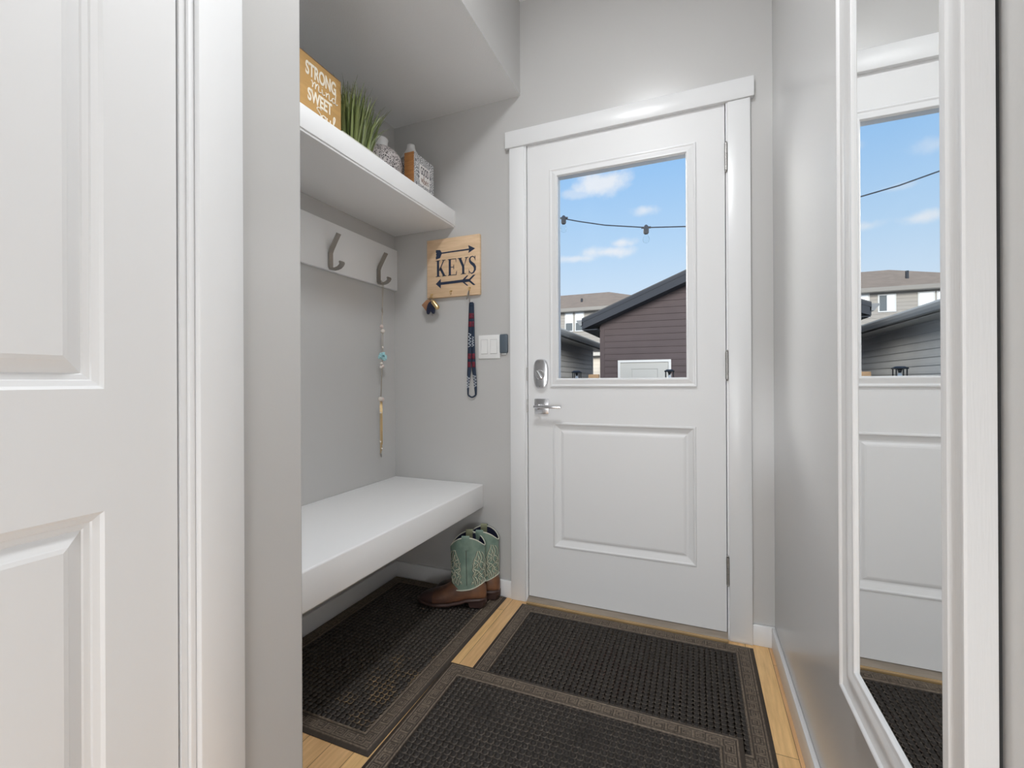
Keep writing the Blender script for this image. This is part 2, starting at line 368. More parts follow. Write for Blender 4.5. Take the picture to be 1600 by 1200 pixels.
# upper arrow : fletching left, head right
m = MB()
flat(m, [(-.093, .048), (-.093, .0605), (-.089, .066), (-.093, .071), (-.089, .077), (-.093, .083), (-.093, .0945), (-.069, .0925), (-.062, .082), (-.060, .079), (.090, .0815), (.086, .098), (.123, .0785), (.086, .060), (.090, .0745), (-.060, .073), (-.069, .053)], lambda u, v, d: PK(u, v - .003, d))
m.build('arrow', M['navy'], kb)
m = MB()
flat(m, [(-.094, -.0765), (-.066, -.053), (-.066, -.070), (.055, -.0675), (.078, -.050), (.086, -.050), (.068, -.067), (.090, -.0675), (.112, -.050), (.124, -.050), (.096, -.074), (.124, -.099), (.112, -.099), (.090, -.081), (.066, -.0815), (.086, -.099), (.078, -.099), (.054, -.0805), (-.066, -.083), (-.066, -.1005)], lambda u, v, d: PK(u, v + .001, d))
m.build('arrow', M['navy'], kb)
# serif letters K E Y S drawn stroke by stroke
m = MB()
def rect(u0, v0, u1, v1, ox): flat(m, [(ox + u0, v0), (ox + u1, v0), (ox + u1, v1), (ox + u0, v1)], lambda u, v, d: PK(u, v - .001, d))
def pol(pts, ox): flat(m, [(ox + u, v) for u, v in pts], lambda u, v, d: PK(u, v - .001, d))
T, B = .040, -.040; sr = .003
# K
x = -.094; rect(.007, B, .019, T, x); rect(0, T - sr, .026, T, x); rect(0, B, .026, B + sr, x)
pol([(.019, -.008), (.043, T), (.049, T), (.022, -.014)], x); rect(.036, T - sr, .055, T, x); pol([(.020, -.001), (.029, .009), (.055, B), (.042, B)], x); rect(.036, B, .060, B + sr, x)
# E
x = -.026; rect(.005, B, .017, T, x); rect(0, T - sr, .046, T, x); rect(0, B, .048, B + sr, x); pol([(.043, T), (.046, T), (.046, T - .020), (.0435, T - .012)], x); pol([(.045, B), (.048, B), (.050, B + .022), (.0455, B + .013)], x)
rect(.017, -.0015, .033, .0015, x); pol([(.031, .011), (.034, .011), (.034, -.011), (.031, -.011)], x)
# Y
x = .028; pol([(.004, T), (.018, T), (.036, .0), (.036, -.006), (.025, -.006)], x); pol([(.047, T), (.052, T), (.037, .002), (.033, -.004)], x); rect(.0245, B, .0365, -.004, x); rect(0, T - sr, .025, T, x); rect(.040, T - sr, .059, T, x); rect(.017, B, .044, B + sr, x)
# S
x = .087
path = [(.035, .026), (.031, .035), (.022, .0405), (.012, .038), (.0065, .029), (.008, .018), (.016, .009), (.027, .000), (.034, -.011), (.034, -.024), (.027, -.036), (.017, -.0405), (.008, -.036), (.003, -.027)]
wd = [.0016, .002, .0024, .003, .0042, .0055, .0068, .0072, .0065, .0052, .0036, .0026, .002, .0018]
L_, R_ = [], []
for i, (u, v) in enumerate(path):
    a = Vector(path[max(0, i - 1)]); b_ = Vector(path[min(len(path) - 1, i + 1)]); d = (b_ - a).normalized(); n = Vector((-d.y, d.x)) * wd[i]
    L_.append((u + n.x, v + n.y)); R_.append((u - n.x, v - n.y))
for i in range(len(path) - 1): pol([L_[i], R_[i], R_[i + 1], L_[i + 1]], x)
pol([(.033, .042), (.0365, .042), (.0365, .018), (.034, .022)], x); pol([(.0015, -.042), (.0045, -.042), (.003, -.022), (.0015, -.016)], x)
m.build('lettering', M['navy'], kb)
HK = [(-1.2005, 1.4235), (-1.0925, 1.4325), (-.9915, 1.4405)]
for x, z in HK:
    m = MB(); pts = [(x, KY, z + .006), (x, KY - .008, z + .006)]
    for k in range(10):
        a = PI / 2 - k * PI * 1.35 / 9 ; pts.append((x, KY - .010 - .0085 * math.cos(a), z - .003 + .0085 * math.sin(a)))
    pts += [(x + .004, KY - .020, z + .004)]
    m.tube(pts, .0013, n=6); m.lathe([(.004, 0), (.004, -.0015), (.002, -.003)], (x, KY, z + .006), axis='Y', n=12); m.build('cup_hook', M['brass'], kb)

# ------------------------------------------------------------------ key bunch on the left hook
kx, kz = HK[0]
t = thing('key_bunch', 'bunch of keys, tan leather tag and dark fobs on the left hook', 'keys', (kx, KY - .012, kz - .014))
m = MB(); m.tube([(kx + .013 * math.cos(a), KY - .012 - .002 * math.sin(a), kz - .022 + .013 * math.sin(a)) for a in [2 * PI * k / 20 for k in range(20)]], .0012, n=6, closed=True); m.build('key_ring', M['brass'], t)
def hang(m, pts, ang, px, pz, y, th, b=.0012):
    ca, sa = math.cos(ang), math.sin(ang)
    m.prism([(px + u * ca - v * sa, y, pz + u * sa + v * ca) for u, v in pts], (0, th, 0), b=b)
zr = kz - .031
m = MB(); hang(m, [(-.006, 0), (.006, 0), (.021, -.017), (.021, -.052), (-.019, -.052), (-.019, -.015)], math.radians(-50), kx - .004, zr + .006, KY - .012, .004); m.build('leather_tag', M['leather_tan'], t, smooth=40)
M['fob'] = mat('navy_fob_plastic', (.012, .017, .045), .35)
for ang, py, px in ((-14, KY - .018, -.002), (14, KY - .022, .002)):
    m = MB(); pts = [(.013 * math.cos(a) * (1 if math.sin(a) > -.2 else 1.02), -.034 + .032 * math.sin(a)) for a in [2 * PI * k / 20 for k in range(20)]]
    hang(m, pts, math.radians(ang), kx + px, zr + .002, py, .009, .003); f = m.build('key_fob', M['fob'], t, smooth=50)
m = MB(); a = math.radians(40); d = Vector((math.sin(a), 0, -math.cos(a))); p0 = Vector((kx + .008, KY - .020, zr + .006))
m.tube([p0 + d * s for s in (0, .006, .008, .012, .05, .056, .060)], [.003, .003, .006, .0115, .0115, .0095, .003], n=16); m.build('gold_charm', M['gold'], t, smooth=40)
m = MB(); hang(m, [(-.003, 0), (.003, 0), (.003, -.064), (.0005, -.069), (-.003, -.062), (-.001, -.055), (-.003, -.048)], math.radians(2), kx, zr, KY - .008, .002, 0); m.build('key', M['bronze_nickel'], t)

# ------------------------------------------------------------------ lanyard on the right hook
lx, lz = HK[2]
t = thing('lanyard', 'navy lanyard with red and white print hanging from the right hook', 'lanyard', (lx, KY - .012, lz))
m = MB(); m.tube([(lx, KY - .016, lz - .010), (lx - .004, KY - .014, lz - .022), (lx - .011, KY - .012, lz - .045), (lx - .013, KY - .012, lz - .052)], [.0012, .0035, .0035, .0015], n=8, flat=.6); m.tube([(lx, KY - .016, lz - .012), (lx + .003, KY - .015, lz - .04), (lx + .004, KY - .013, lz - .066)], .0018, n=6); m.build('clip', M['bronze_nickel'], t)
def lan_mat():
    m = mat('lanyard_webbing', (.018, .032, .062), .8, bump=.2, bscale=900); return m
M['lan'] = lan_mat(); M['lan_red'] = mat('lanyard_red_print', (.22, .022, .045), .8, var=.5, vscale=160); M['lan_white'] = mat('lanyard_white_print', (.62, .66, .72), .8)
ztop, zbot = 1.374, .924
def strap_c(side, s):   # s 0 top..1 bottom, centre line of one strand (front strand left, back strand right)
    z = ztop + (zbot + .012 - ztop) * s
    base = lx + .003
    off = .002 + .0125 * s
    if s > .72: off += .0055 * math.sin((s - .72) / .28 * PI * .62)
    return Vector((base + side * off, YW - .008 - (.004 if side < 0 else 0) - .004 * math.sin(s * PI), z))
def ribbon(m, pts, w, th, mi=0, tw=0):
    rings = []
    for i, p in enumerate(pts):
        a = pts[max(0, i - 1)]; b_ = pts[min(len(pts) - 1, i + 1)]; d = (b_ - a).normalized()
        wi = w[i] if isinstance(w, list) else w
        sd = Vector((-d.z, 0, d.x)) * wi / 2; nrm = Vector((0, -th / 2, 0))
        rings.append([p - sd + nrm, p + sd + nrm, p + sd - nrm, p - sd - nrm])
    m.loft(rings, mi=mi)
m = MB()
lft = [strap_c(-1, s / 30) for s in range(31)]; rgt = [strap_c(1, s / 30) for s in range(31)]
ribbon(m, lft, [.0205] * 23 + [.019, .017, .015, .013, .011, .0095, .008, .007], .0012); ribbon(m, rgt, [.0205] * 23 + [.019, .018, .017, .016, .0145, .013, .011, .009], .0012)
lo = [lft[-1] + (rgt[-1] - lft[-1]) * (k / 10) + Vector((0, 0, -.011 * math.sin(PI * k / 10))) for k in range(11)]
ribbon(m, lo, .0075, .0015)
m.build('strap', M['lan'], t)
m = MB(); m.box(lx - .005, lx + .011, YW - .016, YW - .006, ztop - .012, ztop + .004, b=.001); m.build('strap_end', M['lan'], t)
for s0, s1 in ((.11, .17), (.20, .26), (.55, .61), (.64, .70)):
    for side in (-1, 1):
        m = MB(); ribbon(m, [strap_c(side, s0 + (s1 - s0) * k / 4) + Vector((0, -.0010, 0)) for k in range(5)], .0165, .0006)
        m.build('red_print', M['lan_red'], t)
rr = random.Random(3)
for side, s0, s1 in ((-1, .325, .475), (1, .36, .47), (-1, .80, .925), (1, .785, .91)):
    m = MB(); n = 9; P = []
    for k in range(n):
        p = strap_c(side, s0 + (s1 - s0) * k / (n - 1)) + Vector((0, -.0014, 0)); wv = (.0065 if side < 0 or s0 > .6 else .005) * (1 if k % 2 else -1)
        P += [p + Vector((wv, 0, rr.uniform(-.002, .002))), p + Vector((wv * .8, 0, -.004 + rr.uniform(-.001, .001)))]
    m.tube(P, .0015, n=5); m.build('white_print', M['lan_white'], t)

# ------------------------------------------------------------------ switch and remote
m = MB(); m.box(-.955, -.8435, YW - .006, YW, 1.107, 1.2185, b=.003); sw = m.build('light_switch', M['white_plastic'], smooth=40)
tag(sw, 'white double rocker light switch plate left of the front door', 'light switch')
for x in (-.9235, -.875):
    m = MB(); m.prism([(x - .016, YW - .0055, 1.130), (x - .016, YW - .0095, 1.131), (x - .016, YW - .0068, 1.163), (x - .016, YW - .0075, 1.195), (x - .016, YW - .0055, 1.196)], (.032, 0, 0), b=.0006); m.build('rocker', M['white_plastic'], sw)
    m = MB(); m.box(x - .0175, x + .0175, YW - .0062, YW - .004, 1.1285, 1.1975); m.build('rocker_shadow_line', mat('switch_shadow_line', (.5, .5, .5), .6), sw)  # grey surround paints in the shadow line round each rocker
m = MB(); m.box(-.8425, -.8015, YW - .016, YW - .003, 1.130, 1.2185, b=.006, seg=3); rm = m.build('remote', M['slate'], smooth=50)
tag(rm, 'small slate blue remote on the wall between switch and door casing', 'remote')
m = MB(); m.box(-.8345, -.8105, YW - .010, YW, 1.124, 1.21, b=.003); m.build('remote_holder', M['white_plastic'], rm, smooth=40)

# ------------------------------------------------------------------ bead strand on the second coat hook
bx, by = XB + .034, 1.772
t = thing('bead_strand', 'long strand of beads and fine gold chain hanging from the farther coat hook', 'necklace', (bx, by, 1.49))
M['cord'] = mat('thin_beige_cord', (.42, .36, .28), .6); M['pearl'] = mat('pearl_bead', (.72, .66, .60), .25); M['aqua'] = mat('aqua_glass_bead', (.36, .62, .66), .15, spec=.8); M['pink'] = mat('pale_pink_bead', (.66, .54, .50), .3)
yb = by - .012
m = MB(); m.tube([(bx - .014, by + .003, 1.474), (bx - .010, by - .009, 1.486), (bx, by - .0115, 1.481), (bx + .001, yb, 1.455), (bx, yb - .002, 1.33)], .0011, n=6); m.tube([(bx + .012, by - .004, 1.482), (bx + .010, by - .012, 1.470), (bx + .004, yb, 1.40), (bx + .001, yb, 1.33)], .0009, n=6)
m.tube([(bx, yb - .002, 1.33), (bx, yb - .004, 1.20), (bx, yb - .003, 1.10), (bx, yb - .014, .93)], .001, n=6); m.tube([(bx, yb, 1.33), (bx, yb + .005, 1.24), (bx, yb + .003, 1.14), (bx, yb - .010, .93)], .001, n=6); m.build('cord', M['cord'], t)
m = MB(); m.tube([(bx, yb - .003, 1.335), (bx + .002, yb - .007, 1.345), (bx + .002, yb - .004, 1.355), (bx, yb + .003, 1.353), (bx, yb + .004, 1.335), (bx, yb + .001, 1.318)], .0022, n=8); m.build('clasp', M['bronze_nickel'], t, smooth=40)
def sph(r, c, mm, nm, sq=1.0, n=14):
    m = MB(); m.lathe([(r * math.sin(PI * (k + .02) / 10.4), -r * sq * math.cos(PI * (k + .02) / 10.4)) for k in range(11)], c, n=n); return m.build(nm, mm, t)
sph(.009, (bx, yb - .006, 1.264), M['pink'], 'bead'); sph(.011, (bx, yb + .003, 1.243), M['pearl'], 'bead'); sph(.005, (bx, yb + .002, 1.165), M['pearl'], 'bead')
for k, (dy, dz) in enumerate(((-.008, 1.128), (.006, 1.133), (.016, 1.122), (0, 1.110), (-.014, 1.118), (.009, 1.112))):
    m = MB(); r = .0125; v = [Vector((rr.uniform(-1, 1), rr.uniform(-1, 1), rr.uniform(-1, 1))).normalized() * r for _ in range(14)]
    for p in v: m.bm.verts.new(p + Vector((bx + .004 * (k % 2), yb + dy, dz)))
    bmesh.ops.convex_hull(m.bm, input=m.bm.verts); m.build('aqua_bead', M['aqua'], t)
sph(.008, (bx, yb - .008, 1.087), M['pearl'], 'bead'); sph(.009, (bx, yb + .0, 1.074), M['pink'], 'bead'); sph(.007, (bx, yb - .010, 1.070), M['pearl'], 'bead')
sph(.011, (bx, yb - .018, .918), M['pearl'], 'bead'); sph(.011, (bx + .002, yb - .008, .916), M['pink'], 'bead')
m = MB()
for dy, z1 in ((-.019, .66), (-.013, .645), (-.008, .672), (-.004, .70)):
    m.tube([(bx, yb + dy, .915), (bx + .001, yb + dy - .001, .80), (bx, yb + dy + .001, z1)], .0016, n=6)
m.build('gold_chain', M['gold'], t)
for dy, z in ((-.019, .853), (-.022, .716), (-.010, .682)): sph(.0045, (bx + .003, yb + dy, z), M['pearl'], 'bead')
m = MB(); m.tube([(bx, yb - .017, .668), (bx, yb - .012, .650), (bx, yb - .010, .640)], [.0012, .004, .001], n=8); m.build('charm', M['bronze_nickel'], t)

# ------------------------------------------------------------------ shelf decor
ZS = 1.831
# word sign
SX = -1.105; SY0, SY1 = 1.020, 1.191; SZ1 = 2.012
m = MB(); m.box(SX - .035, SX, SY0, SY1, ZS, SZ1, b=.0015); sg = m.build('word_sign', M['kraft'], smooth=40); tag(sg, 'brown wooden block reading STRONG mind SWEET soul at the near end of the shelf', 'sign')
PS = lambda u, v, d=0: (SX + .0003 + d, SY0 + u, ZS + v)
M['frame_dark'] = mat('weathered_wood_edge', (.23, .15, .085), .7, var=.3)
m = MB(); m.box(SX - .034, SX - .001, SY0, SY1, SZ1 - .0005, SZ1 + .004, b=.001); m.build('top_edge', M['frame_dark'], sg)
m = MB()
add_text(m, 'STRONG', .05, PS, w=.126, h=.043, center=(.084, .141), bold=.0014)
add_text(m, 'SWEET', .05, PS, w=.100, h=.040, center=(.079, .063), bold=.0014)
def script(m, strokes, P, r):
    for st in strokes:
        Q = []
        for i in range(len(st) - 1):     # Catmull-Rom
            p0 = st[max(0, i - 1)]; p1 = st[i]; p2 = st[i + 1]; p3 = st[min(len(st) - 1, i + 2)]
            for k in range(5):
                s = k / 5
                Q.append(tuple(.5 * ((2 * p1[c]) + (-p0[c] + p2[c]) * s + (2 * p0[c] - 5 * p1[c] + 4 * p2[c] - p3[c]) * s * s + (-p0[c] + 3 * p1[c] - 3 * p2[c] + p3[c]) * s ** 3) for c in (0, 1)))
        Q.append(st[-1]); m.tube([P(u, v, .0003) for u, v in Q], r, n=6)
S = .026
def sc(st, ox, oy, k=S): return [[(ox + u * k, oy + v * k) for u, v in s] for s in st]
mind = [[(0, .9), (.1, 1.0), (.2, .5), (.15, 0)], [(.18, .4), (.4, 1.0), (.52, .9), (.52, .4), (.5, 0)], [(.52, .4), (.75, 1.0), (.9, .9), (.88, .3), (.95, 0), (1.2, .15)],
        [(1.3, .8), (1.35, .2), (1.45, 0), (1.65, .25)], [(1.36, 1.15), (1.38, 1.2)], [(1.75, .8), (1.85, .6), (1.82, 0)], [(1.85, .4), (2.05, .85), (2.2, .75), (2.2, .1), (2.35, 0), (2.5, .2)],
        [(2.98, .7), (2.8, .8), (2.6, .55), (2.6, .15), (2.78, 0), (2.98, .25)], [(3.06, 1.7), (3.0, .9), (2.98, .2), (3.1, 0), (3.3, .2)]]
soul = [[(.75, 1.35), (.55, 1.55), (.25, 1.45), (.2, 1.15), (.5, .85), (.7, .5), (.5, .1), (.15, 0), (0, .2)], [(1.1, .8), (.9, .7), (.85, .25), (1.05, 0), (1.3, .2), (1.3, .6), (1.1, .8), (1.4, .75)],
        [(1.55, .8), (1.5, .3), (1.65, 0), (1.9, .2), (2.0, .8)], [(2.0, .8), (2.0, .2), (2.15, 0), (2.35, .2)], [(2.35, .2), (2.6, 1.0), (2.65, 1.6), (2.5, 1.65), (2.42, 1.0), (2.45, .2), (2.6, 0), (2.8, .2)]]
script(m, sc(mind, .042, .0905, .0295), PS, .0019) if False else script(m, [[(.042 + u * .034, .0905 + v * .0195) for u, v in q] for q in mind], PS, .0019); script(m, [[(.060 + u * .031, .008 + v * .0215) for u, v in q] for q in soul], PS, .0019)
m.build('lettering', M['letter_white'], sg)

# grass planter
t = thing('grass_planter', 'tuft of green artificial grass in a pale low tray on the shelf', 'plant', (-1.17, 1.27, ZS))
M['tray'] = mat('pale_green_ceramic', (.56, .57, .47), .5)
m = MB(); TX0, TX1, TY0, TY1 = -1.24, -1.106, 1.197, 1.392
def rr_ring(x0, x1, y0, y1, z): return [(x0, y0, z), (x1, y0, z), (x1, y1, z), (x0, y1, z)]
m.loft([rr_ring(TX0 + .008, TX1 - .008, TY0 + .008, TY1 - .008, ZS), rr_ring(TX0, TX1, TY0, TY1, ZS + .022), rr_ring(TX0 + .006, TX1 - .006, TY0 + .006, TY1 - .006, ZS + .022), rr_ring(TX0 + .008, TX1 - .008, TY0 + .008, TY1 - .008, ZS + .016)]); m.build('tray', M['tray'], t)
def grass_mat():
    m = bpy.data.materials.new('artificial_grass'); m.use_nodes = True; N = m.node_tree.nodes; L = m.node_tree.links; b = N['Principled BSDF']
    at = N.new('ShaderNodeAttribute'); at.attribute_name = 'tone'; r = N.new('ShaderNodeValToRGB')
    e = r.color_ramp.elements; e[0].color = (.035, .055, .012, 1); e[1].color = (.26, .31, .12, 1); x = e.new(.5); x.color = (.125, .150, .042, 1)
    L.new(at.outputs['Fac'], r.inputs[0]); L.new(r.outputs[0], b.inputs['Base Color']); b.inputs['Roughness'].default_value = .45
    return m
g = random.Random(11); V, Fc, tone = [], [], []
def blade(x, y, z, h, lx_, ly_, w, bend):
    i0 = len(V); n = 6; ang = g.uniform(0, PI); wx, wy = math.cos(ang) * w, math.sin(ang) * w; tn = g.random()
    for k in range(n + 1):
        s = k / n; ww = (1 - s ** 2.5) * .9 + .1
        cx = x + lx_ * s + bend[0] * s * s * s; cy = y + ly_ * s + bend[1] * s * s * s; cz = z + h * (s - .10 * s ** 3 * (abs(bend[0]) + abs(bend[1])) / .05)
        V.append((cx - wx * ww, cy - wy * ww, cz)); V.append((cx + wx * ww, cy + wy * ww, cz + .0)); tone.extend([tn * .8 + .2 * s] * 2)
    for k in range(n): a = i0 + 2 * k; Fc.append((a, a + 1, a + 3, a + 2))
for i in range(520):
    u, v = g.uniform(-1, 1), g.uniform(-1, 1)
    x = -1.168 + .052 * u; y = 1.292 + .072 * v
    h = g.uniform(.15, .235) * (1 - .12 * abs(v))
    blade(x, y, ZS + .014, h, .030 * u + g.gauss(0, .006), .030 * v + g.gauss(0, .008), g.uniform(.0022, .0038), (g.gauss(0, .014) + .012 * u, g.gauss(0, .014) + .022 * v))
me = bpy.data.meshes.new('foliage'); me.from_pydata(V, [], Fc); at = me.attributes.new('tone', 'FLOAT', 'POINT'); at.data.foreach_set('value', tone); me.materials.append(grass_mat())
fo = bpy.data.objects.new('foliage', me); C.objects.link(fo); fo.parent = t; fo.matrix_parent_inverse = Matrix.Translation(t.location).inverted(); fo['kind'] = 'stuff'

# vases
def vase_mat():
    m = bpy.data.materials.new('pitted_ceramic'); m.use_nodes = True; N = m.node_tree.nodes; L = m.node_tree.links; b = N['Principled BSDF']
    tc = N.new('ShaderNodeTexCoord'); vo = N.new('ShaderNodeTexVoronoi'); vo.feature = 'DISTANCE_TO_EDGE'; vo.inputs['Scale'].default_value = 120; L.new(tc.outputs['Object'], vo.inputs['Vector'])
    v2 = N.new('ShaderNodeTexVoronoi'); v2.inputs['Scale'].default_value = 88; L.new(tc.outputs['Object'], v2.inputs['Vector'])
    no = N.new('ShaderNodeTexNoise'); no.inputs['Scale'].default_value = 22; L.new(tc.outputs['Object'], no.inputs['Vector'])
    r = N.new('ShaderNodeValToRGB'); e = r.color_ramp.elements; e[0].position = .10; e[0].color = (0, 0, 0, 1); e[1].position = .20; e[1].color = (1, 1, 1, 1)
    mt = N.new('ShaderNodeMath'); mt.operation = 'MULTIPLY'; r2 = N.new('ShaderNodeMapRange'); r2.inputs[1].default_value = .36; r2.inputs[2].default_value = .42; L.new(no.outputs['Fac'], r2.inputs[0])
    L.new(vo.outputs['Distance'], r.inputs[0]); L.new(r.outputs[0], mt.inputs[0]); L.new(r2.outputs[0], mt.inputs[1])
    mx = N.new('ShaderNodeMix'); mx.data_type = 'RGBA'; mx.inputs[6].default_value = (.58, .53, .52, 1); mx.inputs[7].default_value = (.07, .06, .06, 1)
    L.new(mt.outputs[0], mx.inputs[0]); L.new(mx.outputs[2], b.inputs['Base Color'])
    bp = N.new('ShaderNodeBump'); bp.inputs['Strength'].default_value = .8; bp.inputs['Distance'].default_value = .002; bp.invert = True; L.new(mt.outputs[0], bp.inputs['Height']); L.new(bp.outputs[0], b.inputs['Normal'])
    b.inputs['Roughness'].default_value = .55; return m
M['vase'] = vase_mat(); M['vase_neck'] = mat('white_ceramic', (.75, .75, .75), .4)
def vase(name, label, x, y, body, neck):
    t = thing(name, label, 'vase', (x, y, ZS))
    m = MB(); m.lathe(body, (x, y, ZS), n=40); m.build('body', M['vase'], t)
    m = MB(); m.lathe(neck, (x, y, ZS), n=32, cap=False); m.build('neck', M['vase_neck'], t)
rb = .091
body = [(.036, 0)] + [(rb * math.sin(a) ** .9, .078 - .078 * math.cos(a)) for a in [PI * k / 20 for k in range(4, 18)]] + [(.024, .157)]
neck = [(.034, .148), (.0315, .156), (.031, .166), (.0315, .180), (.0335, .186), (.0325, .190), (.027, .189), (.025, .180), (.025, .155)]
vase('round_vase', 'round white vase with a pitted dark pattern and short plain neck', -1.225, 1.545, body, neck)
body2 = [(.042, 0)] + [(.062 * math.sin(a) ** .8, .095 - .105 * math.cos(a)) for a in [PI * k / 20 for k in range(5, 15)]] + [(.052, .200), (.048, .219)]
neck2 = [(.050, .214), (.046, .228), (.036, .243), (.0255, .258), (.0195, .272), (.0185, .280), (.0175, .288), (.012, .287), (.011, .26)]
vase('bottle_vase', 'taller pitted vase with slim white neck behind the small word block', -1.243, 1.795, body2, neck2)

# word block
BX0, BX1, BY0, BY1 = -1.155, -1.104, 1.617, 1.771
M['orange_wood'] = mat('orange_stained_wood', (.37, .165, .05), .5, vscale=6, stretch=(2, 2, 26), col2=(.26, .11, .035))
def paisley():
    m = bpy.data.materials.new('grey_paisley_paper'); m.use_nodes = True; N = m.node_tree.nodes; L = m.node_tree.links; b = N['Principled BSDF']
    tc = N.new('ShaderNodeTexCoord'); vo = N.new('ShaderNodeTexVoronoi'); vo.inputs['Scale'].default_value = 42; L.new(tc.outputs['Object'], vo.inputs['Vector'])
    wv = N.new('ShaderNodeMath'); wv.operation = 'MULTIPLY'; wv.inputs[1].default_value = 26; L.new(vo.outputs['Distance'], wv.inputs[0])
    sn = N.new('ShaderNodeMath'); sn.operation = 'SINE'; L.new(wv.outputs[0], sn.inputs[0])
    r = N.new('ShaderNodeMapRange'); r.inputs[1].default_value = -.2; r.inputs[2].default_value = .3; L.new(sn.outputs[0], r.inputs[0])
    mx = N.new('ShaderNodeMix'); mx.data_type = 'RGBA'; mx.inputs[6].default_value = (.17, .17, .175, 1); mx.inputs[7].default_value = (.58, .57, .57, 1); L.new(r.outputs[0], mx.inputs[0]); L.new(mx.outputs[2], b.inputs['Base Color']); b.inputs['Roughness'].default_value = .6
    return m
m = MB(); m.box(BX0, BX1 - .002, BY0, BY1, ZS, ZS + .152, b=.0015); wb = m.build('word_block', M['orange_wood'], smooth=40); tag(wb, 'small block reading GOOD vibes, patterned grey front and orange wood side', 'sign')
m = MB(); m.box(BX1 - .0022, BX1, BY0 + .001, BY1 - .001, ZS + .001, ZS + .151); m.build('front_paper', paisley(), wb)
M['cream'] = mat('cream_label', (.70, .67, .65), .6)
m = MB(); m.box(BX1 - .001, BX1 + .0006, BY0 + .040, BY1 - .036, ZS + .030, ZS + .115, b=.0003); m.build('front_label', M['cream'], wb)
M['ink'] = mat('dark_grey_ink', (.09, .08, .09), .6); M['ink_brown'] = mat('brown_ink', (.22, .14, .11), .6)
PB = lambda u, v, d=0: (BX1 + .0008 + d, BY0 + .079 + u, ZS + .073 + v)
m = MB(); add_text(m, 'GOOD', .03, PB, w=.062, h=.036, center=(0, .018), bold=.0006, extr=.0003); m.build('lettering', M['ink'], wb)
vib = [[(0, .9), (.2, .1), (.35, .9)], [(.5, .9), (.5, .1), (.65, .1)], [(.5, 1.2), (.51, 1.22)], [(.8, 1.7), (.8, 0), (1.05, 0), (1.15, .4), (.95, .7), (.8, .5)], [(1.3, .4), (1.6, .5), (1.55, .85), (1.35, .8), (1.3, .2), (1.5, 0), (1.7, .2)], [(2.1, .85), (1.85, .8), (1.95, .45), (2.1, .2), (1.85, 0)]]
m = MB(); script(m, [[(-.028 + u * .027, -.034 + v * .020) for u, v in s] for s in vib], PB, .0013); m.build('script_lettering', M['ink_brown'], wb)

# ------------------------------------------------------------------ cowboy boots
M['boot_green'] = mat('weathered_sage_leather', (.27, .36, .285), .55, vscale=13, col2=(.15, .225, .185), bump=.3, bscale=90)
M['boot_brown'] = mat('brown_oiled_leather', (.21, .095, .047), .42, vscale=12, col2=(.066, .030, .020), bump=.25, bscale=80)
M['boot_toe'] = mat('dark_oiled_toe_leather', (.062, .030, .026), .4, vscale=20, col2=(.040, .021, .019), bump=.2, bscale=80)
M['boot_sole'] = mat('dark_brown_sole', (.060, .030, .024), .5, var=.3); M['boot_lining'] = mat('navy_lining', (.012, .014, .045), .7); M['boot_piping'] = mat('cream_piping', (.62, .62, .52), .5)
M['boot_strap'] = mat('olive_pull_strap', (.24, .25, .15), .6); M['stitch_dark'] = mat('dark_brown_stitching', (.055, .040, .035), .6); M['stitch_light'] = mat('pale_stitching', (.50, .52, .40), .6)
